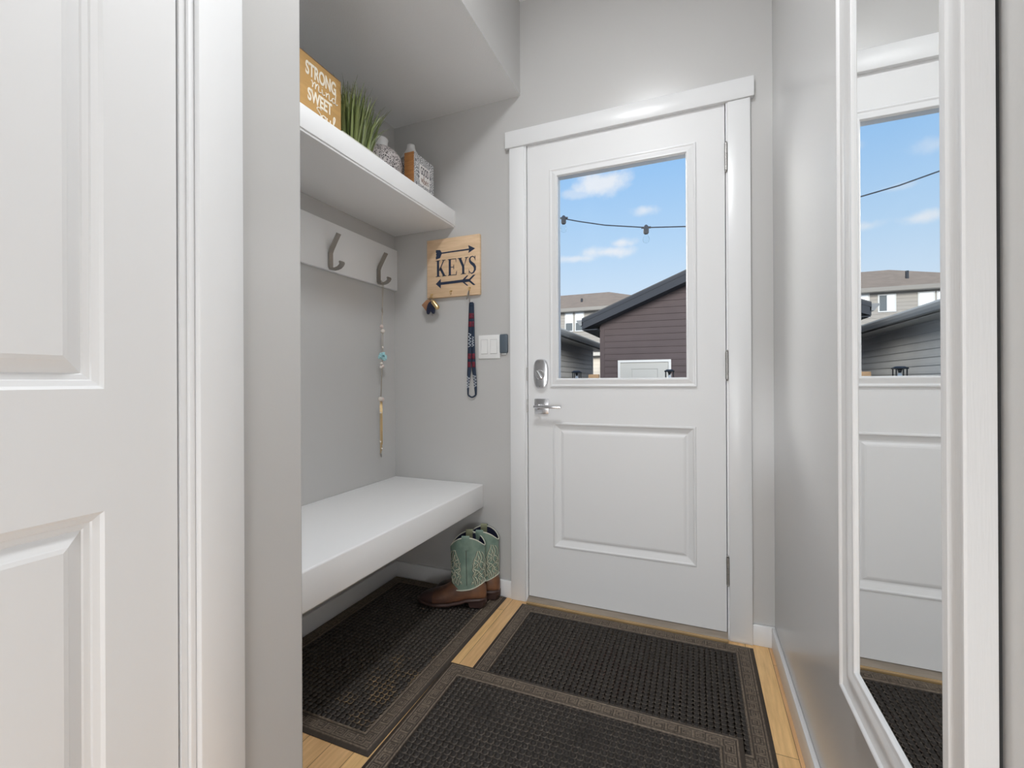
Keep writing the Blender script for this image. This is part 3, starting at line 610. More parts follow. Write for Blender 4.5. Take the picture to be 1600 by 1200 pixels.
def boot(loc, rot, label):
    t = thing('cowboy_boot', label, 'boot', (0, 0, 0), None)
    H = .262
    def rx(z): return .076 - .004 * max(0, (.2 - z) / .2) + .003 * max(0, (z - .2) / .1)
    def ry(z): return .041 - .004 * max(0, (.16 - z) / .12) + .004 * max(0, (z - .12) / .16)
    def cxz(z): return -.078 + .002 * math.sin(z * 12)
    def S(a, z, off=0):    # a: angle, 0 = back (heel side, +x), pi = front (toe side, -x)
        x, y = math.cos(a), math.sin(a); e = 2.3
        return Vector((cxz(z) + (rx(z) + off) * math.copysign(abs(x) ** (2 / e), x), (ry(z) + off) * math.copysign(abs(y) ** (2 / e), y), z))
    def rim(a): return H + .046 * abs(math.sin(a)) ** 1.8 + .004 * math.cos(a)
    def low(a): return .092 + .018 * math.cos(a) - .012 * abs(math.sin(a)) ** 3
    n = 56; A = [2 * PI * k / n for k in range(n)]
    m = MB(); st = [k / 14 for k in range(15)]
    outer = [[S(a, low(a) - .004 + (rim(a) - low(a) + .004) * s) for a in A] for s in st]
    m.loft(outer, cap=False); m.build('shaft', M['boot_green'], t)
    m = MB(); inner = [[S(a, .10 + (rim(a) - .10) * s, -.0035) for a in A] for s in st]
    m.loft(inner[::-1], cap=False); m.build('lining', M['boot_lining'], t)
    m = MB(); m.tube([S(a, rim(a), -.0015) for a in A], .0026, n=6, closed=True); m.build('rim_piping', M['boot_piping'], t)
    m = MB(); m.tube([S(a, low(a), .0015) for a in A], .0022, n=6, closed=True); m.build('shaft_piping', M['boot_piping'], t)
    # foot: sections along x (heel at +x, toe at -x), bottom at sole top
    m = MB(); secs = []
    def top(x):      # height of upper along x
        pts = [(.004, .085), (-.02, .125), (-.06, .125), (-.10, .118), (-.145, .105), (-.165, .088), (-.19, .074), (-.225, .062), (-.26, .052), (-.285, .042), (-.300, .028), (-.304, .020)]
        for (x0, z0), (x1, z1) in zip(pts, pts[1:]):
            if x <= x0 and x >= x1: return z0 + (z1 - z0) * (x0 - x) / (x0 - x1)
        return pts[-1][1]
    def half(x):
        pts = [(.004, .012), (-.003, .024), (-.02, .033), (-.06, .036), (-.11, .037), (-.16, .043), (-.205, .0475), (-.235, .046), (-.265, .038), (-.285, .029), (-.298, .017), (-.304, .006)]
        for (x0, z0), (x1, z1) in zip(pts, pts[1:]):
            if x <= x0 and x >= x1: return z0 + (z1 - z0) * (x0 - x) / (x0 - x1)
        return pts[-1][1]
    def base(x):     # height of the sole top
        pts = [(.004, .036), (-.075, .033), (-.12, .020), (-.17, .011), (-.22, .010), (-.304, .016)]
        for (x0, z0), (x1, z1) in zip(pts, pts[1:]):
            if x <= x0 and x >= x1:
                s = (x0 - x) / (x0 - x1); s = s * s * (3 - 2 * s); return z0 + (z1 - z0) * s
        return pts[-1][1]
    xs = [.004, .001, -.006, -.02, -.04, -.06, -.08, -.10, -.12, -.14, -.155, -.17, -.19, -.21, -.23, -.25, -.265, -.28, -.29, -.297, -.301, -.304]
    def yc_(x): return .006 * math.sin(max(0, -x - .1) * 9)
    for x in xs:
        h = top(x) - base(x); w = half(x); sec = []
        for k in range(20):
            a = 2 * PI * k / 20; y, z = math.cos(a), math.sin(a)
            if z >= 0: yy = w * math.copysign(abs(y) ** .75, y); zz = base(x) + h * (.22 + .78 * abs(z) ** .9)
            else: yy = w * 1.0 * math.copysign(abs(y) ** .6, y); zz = base(x) + h * .22 * (1 - abs(z) ** .7)
            if x > -.15 and z > 0: yy *= 1.0 + .06 * z
            sec.append((x, yy + yc_(x), zz))
        secs.append(sec)
    m.loft(secs); fo_ = m.build('foot', [M['boot_brown'], M['boot_toe']], t, smooth=60)
    for p in fo_.data.polygons: p.material_index = 1 if p.center.x < -.222 - .5 * abs(p.center.y) ** 1.0 * .6 else 0
    m = MB(); secs = []
    for x in [.006] + xs[1:-1] + [-.309]:
        w = half(x) + .004; b0 = base(x)
        th = .008 if x < -.075 else .007
        secs.append([(x, -w + yc_(x), b0 + .003), (x, -w - .001 + yc_(x), b0 - th * .4), (x, -w + .001 + yc_(x), b0 - th), (x, w - .001 + yc_(x), b0 - th), (x, w + .001 + yc_(x), b0 - th * .4), (x, w + yc_(x), b0 + .003)])
    m.loft(secs); m.build('sole', M['boot_sole'], t)
    m = MB(); hr = []
    for z, k in ((.0, 0.0), (.012, .4), (.029, 1)):
        x0 = .000 + .007 * k; x1 = -.066 - .008 * k; w = .031 + .004 * k
        hr.append([(x0 - .012, -w, z), (x0 - .003, -w * .6, z), (x0, 0, z), (x0 - .003, w * .6, z), (x0 - .012, w, z), (x1, w, z), (x1 + .003, 0, z), (x1, -w, z)])
    m.loft(hr); m.build('heel', M['boot_sole'], t, smooth=30)
    # side seams, pull straps
    for sg in (1, -1):
        a = PI / 2 * sg; m = MB()
        m.tube([S(a, z, .001) for z in [.10 + .022 * k for k in range(8)]], .0011, n=5)
        m.build('side_seam', M['stitch_dark'], t)
    for sg in (1, -1):
        m = MB(); rings = []
        a0 = PI / 2 * sg; Rm = H + .046; zs = [(Rm - .052, .0028), (Rm - .03, .0035), (Rm - .002, .0045), (Rm + .007, .003), (Rm + .010, -.001), (Rm + .007, -.005), (Rm - .01, -.0065), (Rm - .10, -.0065)]
        for z, off in zs: rings.append([S(a0 + d, z, off) for d in (-.17, -.09, 0, .09, .17)])
        V_ = [[m.bm.verts.new(p) for p in r] for r in rings]
        for P0, P1 in zip(V_, V_[1:]):
            for k in range(4): m.bm.faces.new((P0[k], P0[k + 1], P1[k + 1], P1[k]))
        bmesh.ops.recalc_face_normals(m.bm, faces=m.bm.faces); o = m.build('pull_strap', [M['boot_green'], M['boot_strap']], t, smooth=60)
        for i, p in enumerate(o.data.polygons): p.material_index = 1 if i >= 16 else 0
    # flame stitching on both sides of each seam
    flames = [[(.55, .110), (.50, .130), (.38, .140), (.48, .150), (.62, .158), (.50, .166), (.34, .172), (.46, .185), (.60, .196), (.52, .206), (.40, .214), (.48, .228), (.56, .250)],
              [(.75, .112), (.82, .130), (.70, .140), (.86, .152), (.95, .160), (.78, .168), (.92, .182), (.82, .196), (.70, .204), (.74, .220), (.62, .250)],
              [(.60, .104), (.66, .122), (.58, .134), (.72, .146), (.62, .158), (.74, .170), (.64, .186), (.68, .205), (.60, .226)],
              [(.30, .108), (.36, .124), (.28, .138), (.38, .156), (.28, .168), (.34, .184), (.30, .198)],
              [(.95, .118), (.99, .136), (.93, .148), (1.0, .170), (.94, .184), (.98, .200)],
              [(.42, .100), (.44, .120), (.54, .128)], [(.22, .104), (.26, .114), (.34, .112)], [(.46, .098), (.56, .112), (.52, .124)], [(.68, .100), (.76, .108), (.72, .122)],
              [(.58, .140), (.66, .150), (.74, .146)], [(.36, .146), (.44, .160), (.40, .172)], [(.54, .206), (.60, .216), (.58, .230)], [(.84, .204), (.90, .214), (.86, .230), (.76, .244)], [(.44, .192), (.36, .202), (.40, .216)], [(.84, .168), (.90, .176), (.84, .186)], [(.50, .176), (.56, .186), (.50, .196)], [(.80, .108), (.90, .122), (.98, .126)]]
    for mm, nm, dof, shift in ((M['stitch_dark'], 'dark_stitching', .0004, 0), (M['stitch_light'], 'pale_stitching', .0002, .035)):
        for sg in (1, -1):
            m = MB()
            for fb in (0, 1):
                for fl in flames:
                    P = []
                    for i in range(len(fl) - 1):
                        p0, p1, p2, p3 = fl[max(0, i - 1)], fl[i], fl[i + 1], fl[min(len(fl) - 1, i + 2)]
                        for k in range(4):
                            s = k / 4; P.append([.5 * ((2 * p1[c]) + (-p0[c] + p2[c]) * s + (2 * p0[c] - 5 * p1[c] + 4 * p2[c] - p3[c]) * s * s + (-p0[c] + 3 * p1[c] - 3 * p2[c] + p3[c]) * s ** 3) for c in (0, 1)])
                    P.append(list(fl[-1]))
                    Q = []
                    for u, z in P:
                        da = .09 + (u + shift) * 1.28 * (.35 + .65 * u); a = PI / 2 + (da if fb else -da)
                        Q.append(S(a * sg, z, dof))
                    m.tube(Q, .0015 if shift == 0 else .0025, n=5)
            m.build(nm, mm, t)
    for ch in list(t.children): ch.matrix_parent_inverse = Matrix()
    t.location = loc; t.rotation_euler = (0, 0, rot)
    return t
boot((-.864, 1.797, .0118), math.radians(17), 'sage green and brown cowboy boot standing nearer, in front of its mate')
boot((-.838, 1.886, .0118), math.radians(13), 'sage green and brown cowboy boot behind its mate, against the door wall')

# ------------------------------------------------------------------ rubber mats
def mat_material(name, patch, border, spot=None):
    m = bpy.data.materials.new(name); m.use_nodes = True; N = m.node_tree.nodes; L = m.node_tree.links; b = N['Principled BSDF']
    tc = N.new('ShaderNodeTexCoord'); sp = N.new('ShaderNodeSeparateXYZ'); L.new(tc.outputs['Object'], sp.inputs[0])
    no = N.new('ShaderNodeTexNoise'); no.inputs['Scale'].default_value = 7; no.inputs['Detail'].default_value = 4; L.new(tc.outputs['Object'], no.inputs['Vector'])
    fine = N.new('ShaderNodeTexNoise'); fine.inputs['Scale'].default_value = 130; fine.inputs['Detail'].default_value = 4; L.new(tc.outputs['Object'], fine.inputs['Vector'])
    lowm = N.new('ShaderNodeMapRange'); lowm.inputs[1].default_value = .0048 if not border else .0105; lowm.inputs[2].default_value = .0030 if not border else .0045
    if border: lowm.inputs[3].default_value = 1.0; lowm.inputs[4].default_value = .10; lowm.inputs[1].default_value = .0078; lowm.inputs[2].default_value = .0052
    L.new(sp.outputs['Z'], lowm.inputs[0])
    pm = N.new('ShaderNodeMapRange'); pm.inputs[1].default_value = .50; pm.inputs[2].default_value = .70; L.new(no.outputs['Fac'], pm.inputs[0])
    if spot:
        sm = N.new('ShaderNodeVectorMath'); sm.operation = 'SUBTRACT'; L.new(tc.outputs['Object'], sm.inputs[0]); sm.inputs[1].default_value = (spot[0], spot[1], 0)
        s3 = N.new('ShaderNodeVectorMath'); s3.operation = 'MULTIPLY'; L.new(sm.outputs[0], s3.inputs[0]); s3.inputs[1].default_value = (1 / spot[2], 1 / spot[3], 0)
        s4 = N.new('ShaderNodeVectorMath'); s4.operation = 'LENGTH'; L.new(s3.outputs[0], s4.inputs[0])
        no.inputs['Scale'].default_value = 17
        ma = N.new('ShaderNodeMath'); ma.operation = 'MULTIPLY_ADD'; L.new(s4.outputs['Value'], ma.inputs[0]); ma.inputs[1].default_value = -.22; L.new(no.outputs['Fac'], ma.inputs[2]); L.new(ma.outputs[0], pm.inputs[0])
        pm.inputs[1].default_value = .34; pm.inputs[2].default_value = .50
    dust = N.new('ShaderNodeMix'); dust.data_type = 'RGBA'; dust.inputs[6].default_value = (.20, .165, .135, 1); dust.inputs[7].default_value = (*patch, 1); L.new(pm.outputs[0], dust.inputs[0])
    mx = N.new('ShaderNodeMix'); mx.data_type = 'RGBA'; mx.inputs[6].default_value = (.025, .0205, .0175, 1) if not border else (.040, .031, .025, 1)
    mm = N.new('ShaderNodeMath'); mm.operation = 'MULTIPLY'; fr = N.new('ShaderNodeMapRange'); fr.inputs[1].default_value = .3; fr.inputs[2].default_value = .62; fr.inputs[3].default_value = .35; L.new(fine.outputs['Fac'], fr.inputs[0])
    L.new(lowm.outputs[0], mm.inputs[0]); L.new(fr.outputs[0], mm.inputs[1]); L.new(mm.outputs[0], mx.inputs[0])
    if border: dust.inputs[6].default_value = (.215, .168, .125, 1); dust.inputs[7].default_value = (.26, .205, .15, 1)
    L.new(dust.outputs[2], mx.inputs[7]); L.new(mx.outputs[2], b.inputs['Base Color'])
    b.inputs['Roughness'].default_value = .62; b.inputs['Specular IOR Level'].default_value = .35
    return m
KEY = ["1111111111.1",
       "1........1.1",
       "1.111111.1.1",
       "1.1....1.1.1",
       "1.1.1111.1.1",
       "1.1......1.1",
       "1.11111111.1",
       "1..........1",
       "111111111111"]
KEYA = np.array([[1 if ch == '1' else 0 for ch in r] for r in KEY])
def doormat(label, x0, y0, W, D, patch, tilt=None, spot=None, res=.00195, pitch=.0186):
    t = thing('rubber_doormat', label, 'doormat', (0, 0, 0))
    nx, ny = int(W / res) + 1, int(D / res) + 1
    X, Y = np.meshgrid(np.linspace(0, W, nx), np.linspace(0, D, ny), indexing='ij')
    dx = np.minimum(X, W - X); dy = np.minimum(Y, D - Y); e = np.minimum(dx, dy); bw = .062
    Z = .0022 + .0032 * np.clip(e / .010, 0, 1)
    Z += .0028 * ((e > .0125) & (e < .0165)); Z += .0036 * ((e > bw - .007) & (e < bw - .0015))
    # key band
    band = (e > .0205) & (e < .0505)
    along = np.where(dx < dy, Y, X); cell = .0030
    ia = np.floor(along / cell).astype(int) % KEYA.shape[1]; ib = np.clip(np.floor((e - .0205) / (.030 / 9)).astype(int), 0, 8)
    flip = (np.floor(along / cell).astype(int) // KEYA.shape[1]) % 2
    ib = np.where(flip == 1, 8 - ib, ib)
    Z += np.where(band, .0022 * KEYA[ib, ia], 0)
    fld = e >= bw - .0005
    fx = ((X - bw) / pitch) % 1 - .5; fy = ((Y - bw) / pitch) % 1 - .5
    nub = 1 - ((np.abs(fx) / .40) ** 2.6 + (np.abs(fy) / .42) ** 2.6)
    hf = .0024 + np.where(nub > 0, .0062 * np.clip(nub, 0, 1) ** .38, 0)
    # thin ribs linking the nubs along Y
    Z = np.where(fld, hf, Z)
    co_ = np.stack([X, Y, Z], -1).reshape(-1, 3)
    I = np.arange(nx * ny).reshape(nx, ny)
    q = np.stack([I[:-1, :-1], I[1:, :-1], I[1:, 1:], I[:-1, 1:]], -1).reshape(-1, 4)
    fq = fld[:-1, :-1].reshape(-1) & fld[1:, 1:].reshape(-1)
    for nm, sel, bd in (('nub_field', fq, False), ('key_border', ~fq, True)):
        f = q[sel]; used, inv = np.unique(f, return_inverse=True); f = inv.reshape(-1, 4); v = co_[used]
        if bd:    # skirt to the floor round the outside
            pass
        me = bpy.data.meshes.new(nm); me.vertices.add(len(v)); me.vertices.foreach_set('co', v.astype(np.float32).ravel())
        me.loops.add(f.size); me.loops.foreach_set('vertex_index', f.astype(np.int32).ravel()); me.polygons.add(len(f)); me.polygons.foreach_set('loop_start', np.arange(0, f.size, 4, dtype=np.int32))
        me.update(calc_edges=True); me.validate()
        if not bd: me.polygons.foreach_set('use_smooth', [True] * len(f))
        me.materials.append(mat_material(nm + '_rubber', patch, bd, None if bd else spot))
        o = bpy.data.objects.new(nm, me); C.objects.link(o); o.parent = t
    m = MB(); m.box(0.001, W - .001, .001, D - .001, 0, .0024); m.build('backing', M['black'], t)
    for ch in t.children: ch.matrix_parent_inverse = Matrix()
    t.location = (x0, y0, 0)
    if tilt: t.location.z = tilt[0]; t.rotation_euler = tilt[1]
    return t
doormat('black rubber mat under the floating bench with boots standing on it', -1.4245, .962, .614, .951, (.50, .34, .185), spot=(.47, .25, .12, .20))
doormat('dark rubber mat with key pattern border directly in front of the front door', -.724, 1.278, .918, .608, (.17, .115, .095), spot=(.42, .30, .26, .16))
doormat('rubber mat nearest the camera, its corner lapping over the mat at the door', -.802, .772, .918, .612, (.075, .062, .052), tilt=(.0006, (math.radians(.95), 0, 0)))

# ------------------------------------------------------------------ wall mirror on the right wall
XM = .2525; YN, YF, MZ0, MZ1 = .572, .993, .438, 1.78
t = thing('wall_mirror', 'tall mirror in a white moulded frame hung on the right wall', 'mirror', (XR, (YN + YF) / 2, MZ0))
m = MB()
PM = lambda u, w, d: (.2665 - d, u, w)
prof_m = [(0, 0), (0, .0225), (.0015, .0247), (.0035, .0250), (.0055, .0240), (.0075, .0205), (.016, .0175), (.028, .0175), (.034, .0190), (.038, .0225), (.043, .0235), (.048, .0222), (.052, .0195), (.056, .0190), (.0605, .0182), (.0612, .0172), (.0612, .0125)]
frame_ring(m, YN, YF, MZ0, MZ1, prof_m, PM); m.build('frame', mat('white_brushed_frame_paint', (.70, .70, .70), .38, bump=.12, bscale=30, stretch=(20, 20, 1)), t, smooth=28)
m = MB(); m.poly([(XM, YN + .059, MZ0 + .059), (XM, YN + .059, MZ1 - .059), (XM, YF - .059, MZ1 - .059), (XM, YF - .059, MZ0 + .059)]); o = m.build('mirror_glass', M['mirror'], t)
m = MB(); m.box(.2605, XR - .0002, YN + .004, YF - .004, MZ0 + .004, MZ1 - .004); m.build('gap_shade_board', M['dark'], t)  # dark sheet added to stand in for the shadow behind the frame

# ------------------------------------------------------------------ outside
M['brown_siding'] = mat('brown_vinyl_siding', (.066, .050, .051), .7, spec=.25, var=.1, vscale=3); M['dark_trim'] = mat('charcoal_trim', (.036, .039, .046), .75, spec=.15); M['dark_roof'] = mat('charcoal_shingle', (.06, .06, .062), .9, bump=.5)
M['grey_siding'] = mat('grey_vinyl_siding', (.56, .55, .53), .55, var=.06, vscale=3); M['beige_siding'] = mat('greige_siding', (.255, .235, .21), .6); M['white_trim'] = mat('white_exterior_trim', (.46, .46, .45), .5)
M['tan_fascia'] = mat('taupe_fascia', (.44, .42, .375), .5); M['tan_shingle'] = mat('tan_shingle', (.25, .19, .14), .9, col2=(.205, .155, .115), vscale=3); M['cream_siding'] = mat('cream_siding', (.52, .47, .40), .6)
M['pane'] = mat('window_glass_dark', (.10, .11, .115), .1, spec=.8); M['blind'] = mat('white_window_blind', (.72, .75, .78), .6); M['bounce_ground'] = mat('pale_bounce_ground', (.46, .44, .41), .9, var=.25, vscale=20)  # unseen ground made pale to bounce light onto the garages
GZ = -.45
m = MB(); m.box(-70, 60, 2.2, 110, GZ - .2, GZ); struct(m.build('ground', M['bounce_ground']))

def siding(m, u0f, u1f, z0, z1, ex, P, proud=.014):
    z = z0
    while z < z1 - 1e-4:
        zt = min(z + ex, z1); a0, b0, a1, b1 = u0f(z), u1f(z), u0f(zt), u1f(zt)
        if b0 - a0 > .01:
            m.poly([P(a0, z, 0), P(b0, z, 0), P(b0, z, proud), P(a0, z, proud)])
            if b1 - a1 > .01:
                m.poly([P(a0, z, proud), P(b0, z, proud), P(b0, z + .35 * ex, proud), P(a0, z + .35 * ex, proud)])
                m.poly([P(a0, z + .35 * ex, proud), P(b0, z + .35 * ex, proud), P(b1, zt, .001), P(a1, zt, .001)])
        z = zt
# brown garage: gable faces the house
t = thing('brown_garage', 'brown sided garage with charcoal gable roof and white door, seen through the door glass', 'garage', (1.3, 8.95, GZ))
GXL, RX, GXR = -1.74, 1.4, 4.54; GY = 8.95; sl = .405; EY = 8.60
def roofz(x): return 2.205 + (min(x, 2 * RX - x) + 2.04) * sl     # top line of the fascia
m = MB()
def zlim(z): # x where the underside of the fascia meets height z
    return max(GXL, -2.04 + (z + .155 - 2.205) / sl)
siding(m, lambda z: zlim(z), lambda z: 2 * RX - zlim(z), GZ, 3.45, .1235, lambda u, z, d: (u, GY - d, z)); m.build('gable_siding', M['brown_siding'], t)
m = MB(); m.box(GXL, GXR, GY + .001, 15.0, GZ, 2.0); m.build('garage_body', M['brown_siding'], t)
m = MB(); m.box(GXL - .012, GXL + .075, GY - .024, GY + .08, GZ, 2.08); m.build('corner_post', M['brown_siding'], t)
m = MB()
for sgn in (0, 1):
    f = (lambda x: x) if sgn == 0 else (lambda x: 2 * RX - x)
    xs_ = [-2.04, RX]
    m.prism([(f(-2.04), EY, roofz(-2.04) + .012), (f(RX), EY, roofz(RX) + .012), (f(RX), EY, roofz(RX) - .02), (f(-2.04), EY, roofz(-2.04) - .02)], (0, 6.6, 0))
m.build('roof', M['dark_roof'], t)
m = MB()
for sgn in (0, 1):
    f = (lambda x: x) if sgn == 0 else (lambda x: 2 * RX - x)
    for k, (a, b_, yo) in enumerate(((-.012, -.070, -.010), (-.070, -.135, 0), (-.135, -.205, -.006))):
        m.prism([(f(-2.035), EY + yo, roofz(-2.04) + a), (f(RX), EY + yo, roofz(RX) + a), (f(RX), EY + yo, roofz(RX) + b_), (f(-2.035), EY + yo, roofz(-2.04) + b_)], (0, .03 - yo, 0))
    m.prism([(f(-2.03), EY + .02, roofz(-2.04) - .20), (f(RX), EY + .02, roofz(RX) - .20), (f(RX), EY + .02, roofz(RX) - .19), (f(-2.03), EY + .02, roofz(-2.04) - .19)], (0, GY - EY, 0))
    m.prism([(f(-2.035), EY, roofz(-2.04) - .012), (f(-2.02), EY, roofz(-2.04) - .012), (f(-2.02), EY, roofz(-2.04) - .205), (f(-2.035), EY, roofz(-2.04) - .205)], (0, 6.5, 0))
    m.prism([(f(-2.03), EY, 2.0), (f(-1.74), EY, 2.0), (f(-1.74), EY, 1.985), (f(-2.03), EY, 1.985)], (0, 6.5, 0))
m.build('fascia', M['dark_trim'], t)
M['gutter_grey'] = mat('slate_gutter', (.17, .175, .18), .45)
m = MB(); m.prism([(-2.04, EY + .03, 2.19), (-2.155, EY + .03, 2.19), (-2.155, EY + .03, 2.165), (-2.12, EY + .03, 2.13), (-2.085, EY + .03, 2.08), (-2.04, EY + .03, 2.08)], (0, 6.4, 0)); m.build('gutter', M['gutter_grey'], t)
m = MB(); DXa, DXb, DT = -1.40, -.42, 1.40
m.box(DXa, DXa + .045, GY - .05, GY + .02, GZ, DT); m.box(DXb - .045, DXb, GY - .05, GY + .02, GZ, DT); m.box(DXa, DXb, GY - .052, GY + .02, DT - .045, DT); fr = m.build('door_frame', M['white_trim'], t)
m = MB(); panel_slab(m, DXa + .045, DXb - .045, GZ + .05, DT - .05, [(DXa + .24, DXb - .24, .50, DT - .17, 'panel')], .03, lambda u, z, d: (u, GY - .030 - d, z), [(0, 0), (.01, -.008), (.02, -.008), (.03, -.002)]); m.build('side_door', mat('cream_white_door', (.33, .325, .305), .5), t)

# grey garage running away to the left
t = thing('grey_garage', 'low grey sided garage at the left of the view, its eave running away', 'garage', (-4.5, 10, GZ))
GW, EV = -2.88, 1.90; y0, y1 = 6.4, 13.5
m = MB(); siding(m, lambda z: y0, lambda z: y1, GZ, EV - .02, .1285, lambda u, z, d: (GW + d, u, z)); m.box(-7.0, GW - .001, y0, y1, GZ, EV); m.build('garage_body', M['grey_siding'], t)
m = MB(); m.box(GW - .01, GW + .02, y1 - .09, y1 + .02, GZ, EV - .02); m.build('corner_post', M['white_trim'], t)
m = MB(); m.box(GW - .01, -2.51, y0 - .3, y1 + .35, EV, EV + .015); m.box(-2.53, -2.51, y0 - .3, y1 + .35, EV - .005, EV + .13); m.build('soffit', M['tan_fascia'], t)
m = MB(); m.prism([(-2.51, y0 - .3, 2.03), (-2.395, y0 - .3, 2.03), (-2.395, y0 - .3, 2.005), (-2.42, y0 - .3, 1.965), (-2.455, y0 - .3, 1.93), (-2.51, y0 - .3, 1.93)], (0, y1 - y0 + .65, 0)); m.build('gutter', mat('pale_grey_gutter', (.50, .50, .485), .45), t)
m = MB(); m.prism([(-2.47, y0 - .3, 2.035), (-4.9, y0 - .3, 2.78), (-7.3, y0 - .3, 2.035), (-7.3, y0 - .3, 2.0), (-2.47, y0 - .3, 2.0)], (0, y1 - y0 + .65, 0)); m.build('roof', M['dark_roof'], t)
# small roof step behind the grey garage
t = thing('cream_house', 'cream sided house glimpsed in the gap beside the brown garage', 'house', (-4.5, 19, GZ))
m = MB(); siding(m, lambda z: -9.5, lambda z: -2.6, GZ, 2.0, .15, lambda u, z, d: (u, 18 - d, z)); m.box(-9.5, -2.6, 18.001, 24, GZ, 2.0); m.build('wall', M['cream_siding'], t)
m = MB(); m.prism([(-9.9, 17.6, 2.0), (-2.2, 17.6, 2.0), (-2.2, 17.6, 2.12), (-9.9, 17.6, 2.12)], (0, 6.8, 0)); m.build('roof', M['tan_fascia'], t)

# hipped house far behind
t = thing('hip_roofed_house', 'tall greige house with tan hipped roof beyond the garages', 'house', (-8, 33, GZ))
HX0, HX1, HY0, HY1 = -14.2, -1.6, 30.2, 37
m = MB(); siding(m, lambda z: HX0, lambda z: HX1, GZ, 5.72, .2, lambda u, z, d: (u, HY0 - d, z), .02); m.box(HX0, HX1, HY0 + .001, HY1, GZ, 5.72); m.build('wall', M['beige_siding'], t)
m = MB(); e = .5; zr_, ze = 7.60, 5.93; ry = 33.6
A_ = [(HX0 - e, HY0 - e, ze), (HX1 + e, HY0 - e, ze), (HX1 + e, HY1 + e, ze), (HX0 - e, HY1 + e, ze)]; Rg = [(-10.3, ry, zr_), (-5.9, ry, zr_)]
m.poly([A_[0], A_[1], Rg[1], Rg[0]]); m.poly([A_[2], A_[3], Rg[0], Rg[1]]); m.poly([A_[1], A_[2], Rg[1]]); m.poly([A_[3], A_[0], Rg[0]]); m.poly(A_[::-1]); m.build('roof', M['tan_shingle'], t)
m = MB(); m.box(HX0 - e, HX1 + e, HY0 - e - .03, HY0 - e, ze - .20, ze + .02); m.box(HX0 - e, HX1 + e, HY0 - e, HY0, ze - .22, ze - .18); m.box(HX1 + e, HX1 + e + .03, HY0 - e, HY1 + e, ze - .2, ze + .02); m.build('eave', mat('taupe_eave', (.20, .185, .165), .5), t)
def win(x0, x1, z0, z1, split):
    m = MB(); y = HY0 - .07; b_ = .07
    m.box(x0 - b_, x1 + b_, y, y + .08, z0 - b_, z0); m.box(x0 - b_, x1 + b_, y, y + .08, z1, z1 + b_); m.box(x0 - b_, x0, y, y + .08, z0, z1); m.box(x1, x1 + b_, y, y + .08, z0, z1)
    f = m.build('window', M['white_trim'], t); m = MB(); m.box(x0, x1, y + .03, y + .05, z0, z1); m.build('pane', M['pane'], f)
    m = MB()
    if split == 'h': m.box(x0, x1, y + .01, y + .028, z0 + (z1 - z0) * .45, z1)
    elif split == 'v': m.box(x0, x0 + (x1 - x0) * .5, y + .01, y + .028, z0, z1)
    else: m.box(x0, x1, y + .01, y + .028, z0, z1)
    m.build('blind', M['blind'], f)
win(-8.26, -7.80, 4.46, 5.64, 'h'); win(-7.56, -7.05, 4.46, 5.64, 'h'); win(-9.42, -8.76, 4.72, 5.56, 'v'); win(-11.05, -10.48, 4.72, 5.56, 'f'); win(-11.95, -11.25, 4.72, 5.56, 'f')
for x, z, h in ((-7.4, 6.55, .28), (-10.35, 6.62, .40)):
    m = MB(); m.box(x - .06, x + .06, 31.2, 31.35, z - .1, z + h, b=.01); m.build('roof_vent', M['dark_trim'], t)

# string lights
t = thing('string_lights', 'string light cable with clear bulbs sagging across the sky outside', 'string lights', (-.5, 3.3, 2.1))
ks = [(-3.2, 3.05), (-2.2, 2.66), (-1.45, 2.40), (-.941, 2.236), (-.796, 2.190), (-.606, 2.137), (-.316, 2.081), (-.042, 2.052), (.3, 2.050), (.62, 2.066), (1.25, 2.16), (2.2, 2.45)]
m = MB(); m.tube([(x, 3.3, z) for x, z in ks], .0042, n=6); m.build('cable', mat('grey_cable', (.16, .16, .165), .6), t)
M['socket'] = mat('taupe_socket', (.20, .18, .165), .6)
for x, z in ((-.918, 2.232), (-.318, 2.080), (.30, 2.05)):
    m = MB(); m.lathe([(.006, .020), (.014, .012), (.0185, -.002), (.019, -.036), (.013, -.044)], (x, 3.3, z), n=14); m.tube([(x - .032, 3.3, z + .004), (x + .032, 3.3, z - .001)], .0075, n=8); s_ = m.build('socket', M['socket'], t, smooth=40)
    m = MB(); m.lathe([(.010, -.044), (.013, -.055), (.021, -.072), (.023, -.086), (.018, -.100), (.006, -.108)], (x, 3.3, z), n=16); m.build('bulb', M['bulb_glass'], s_)

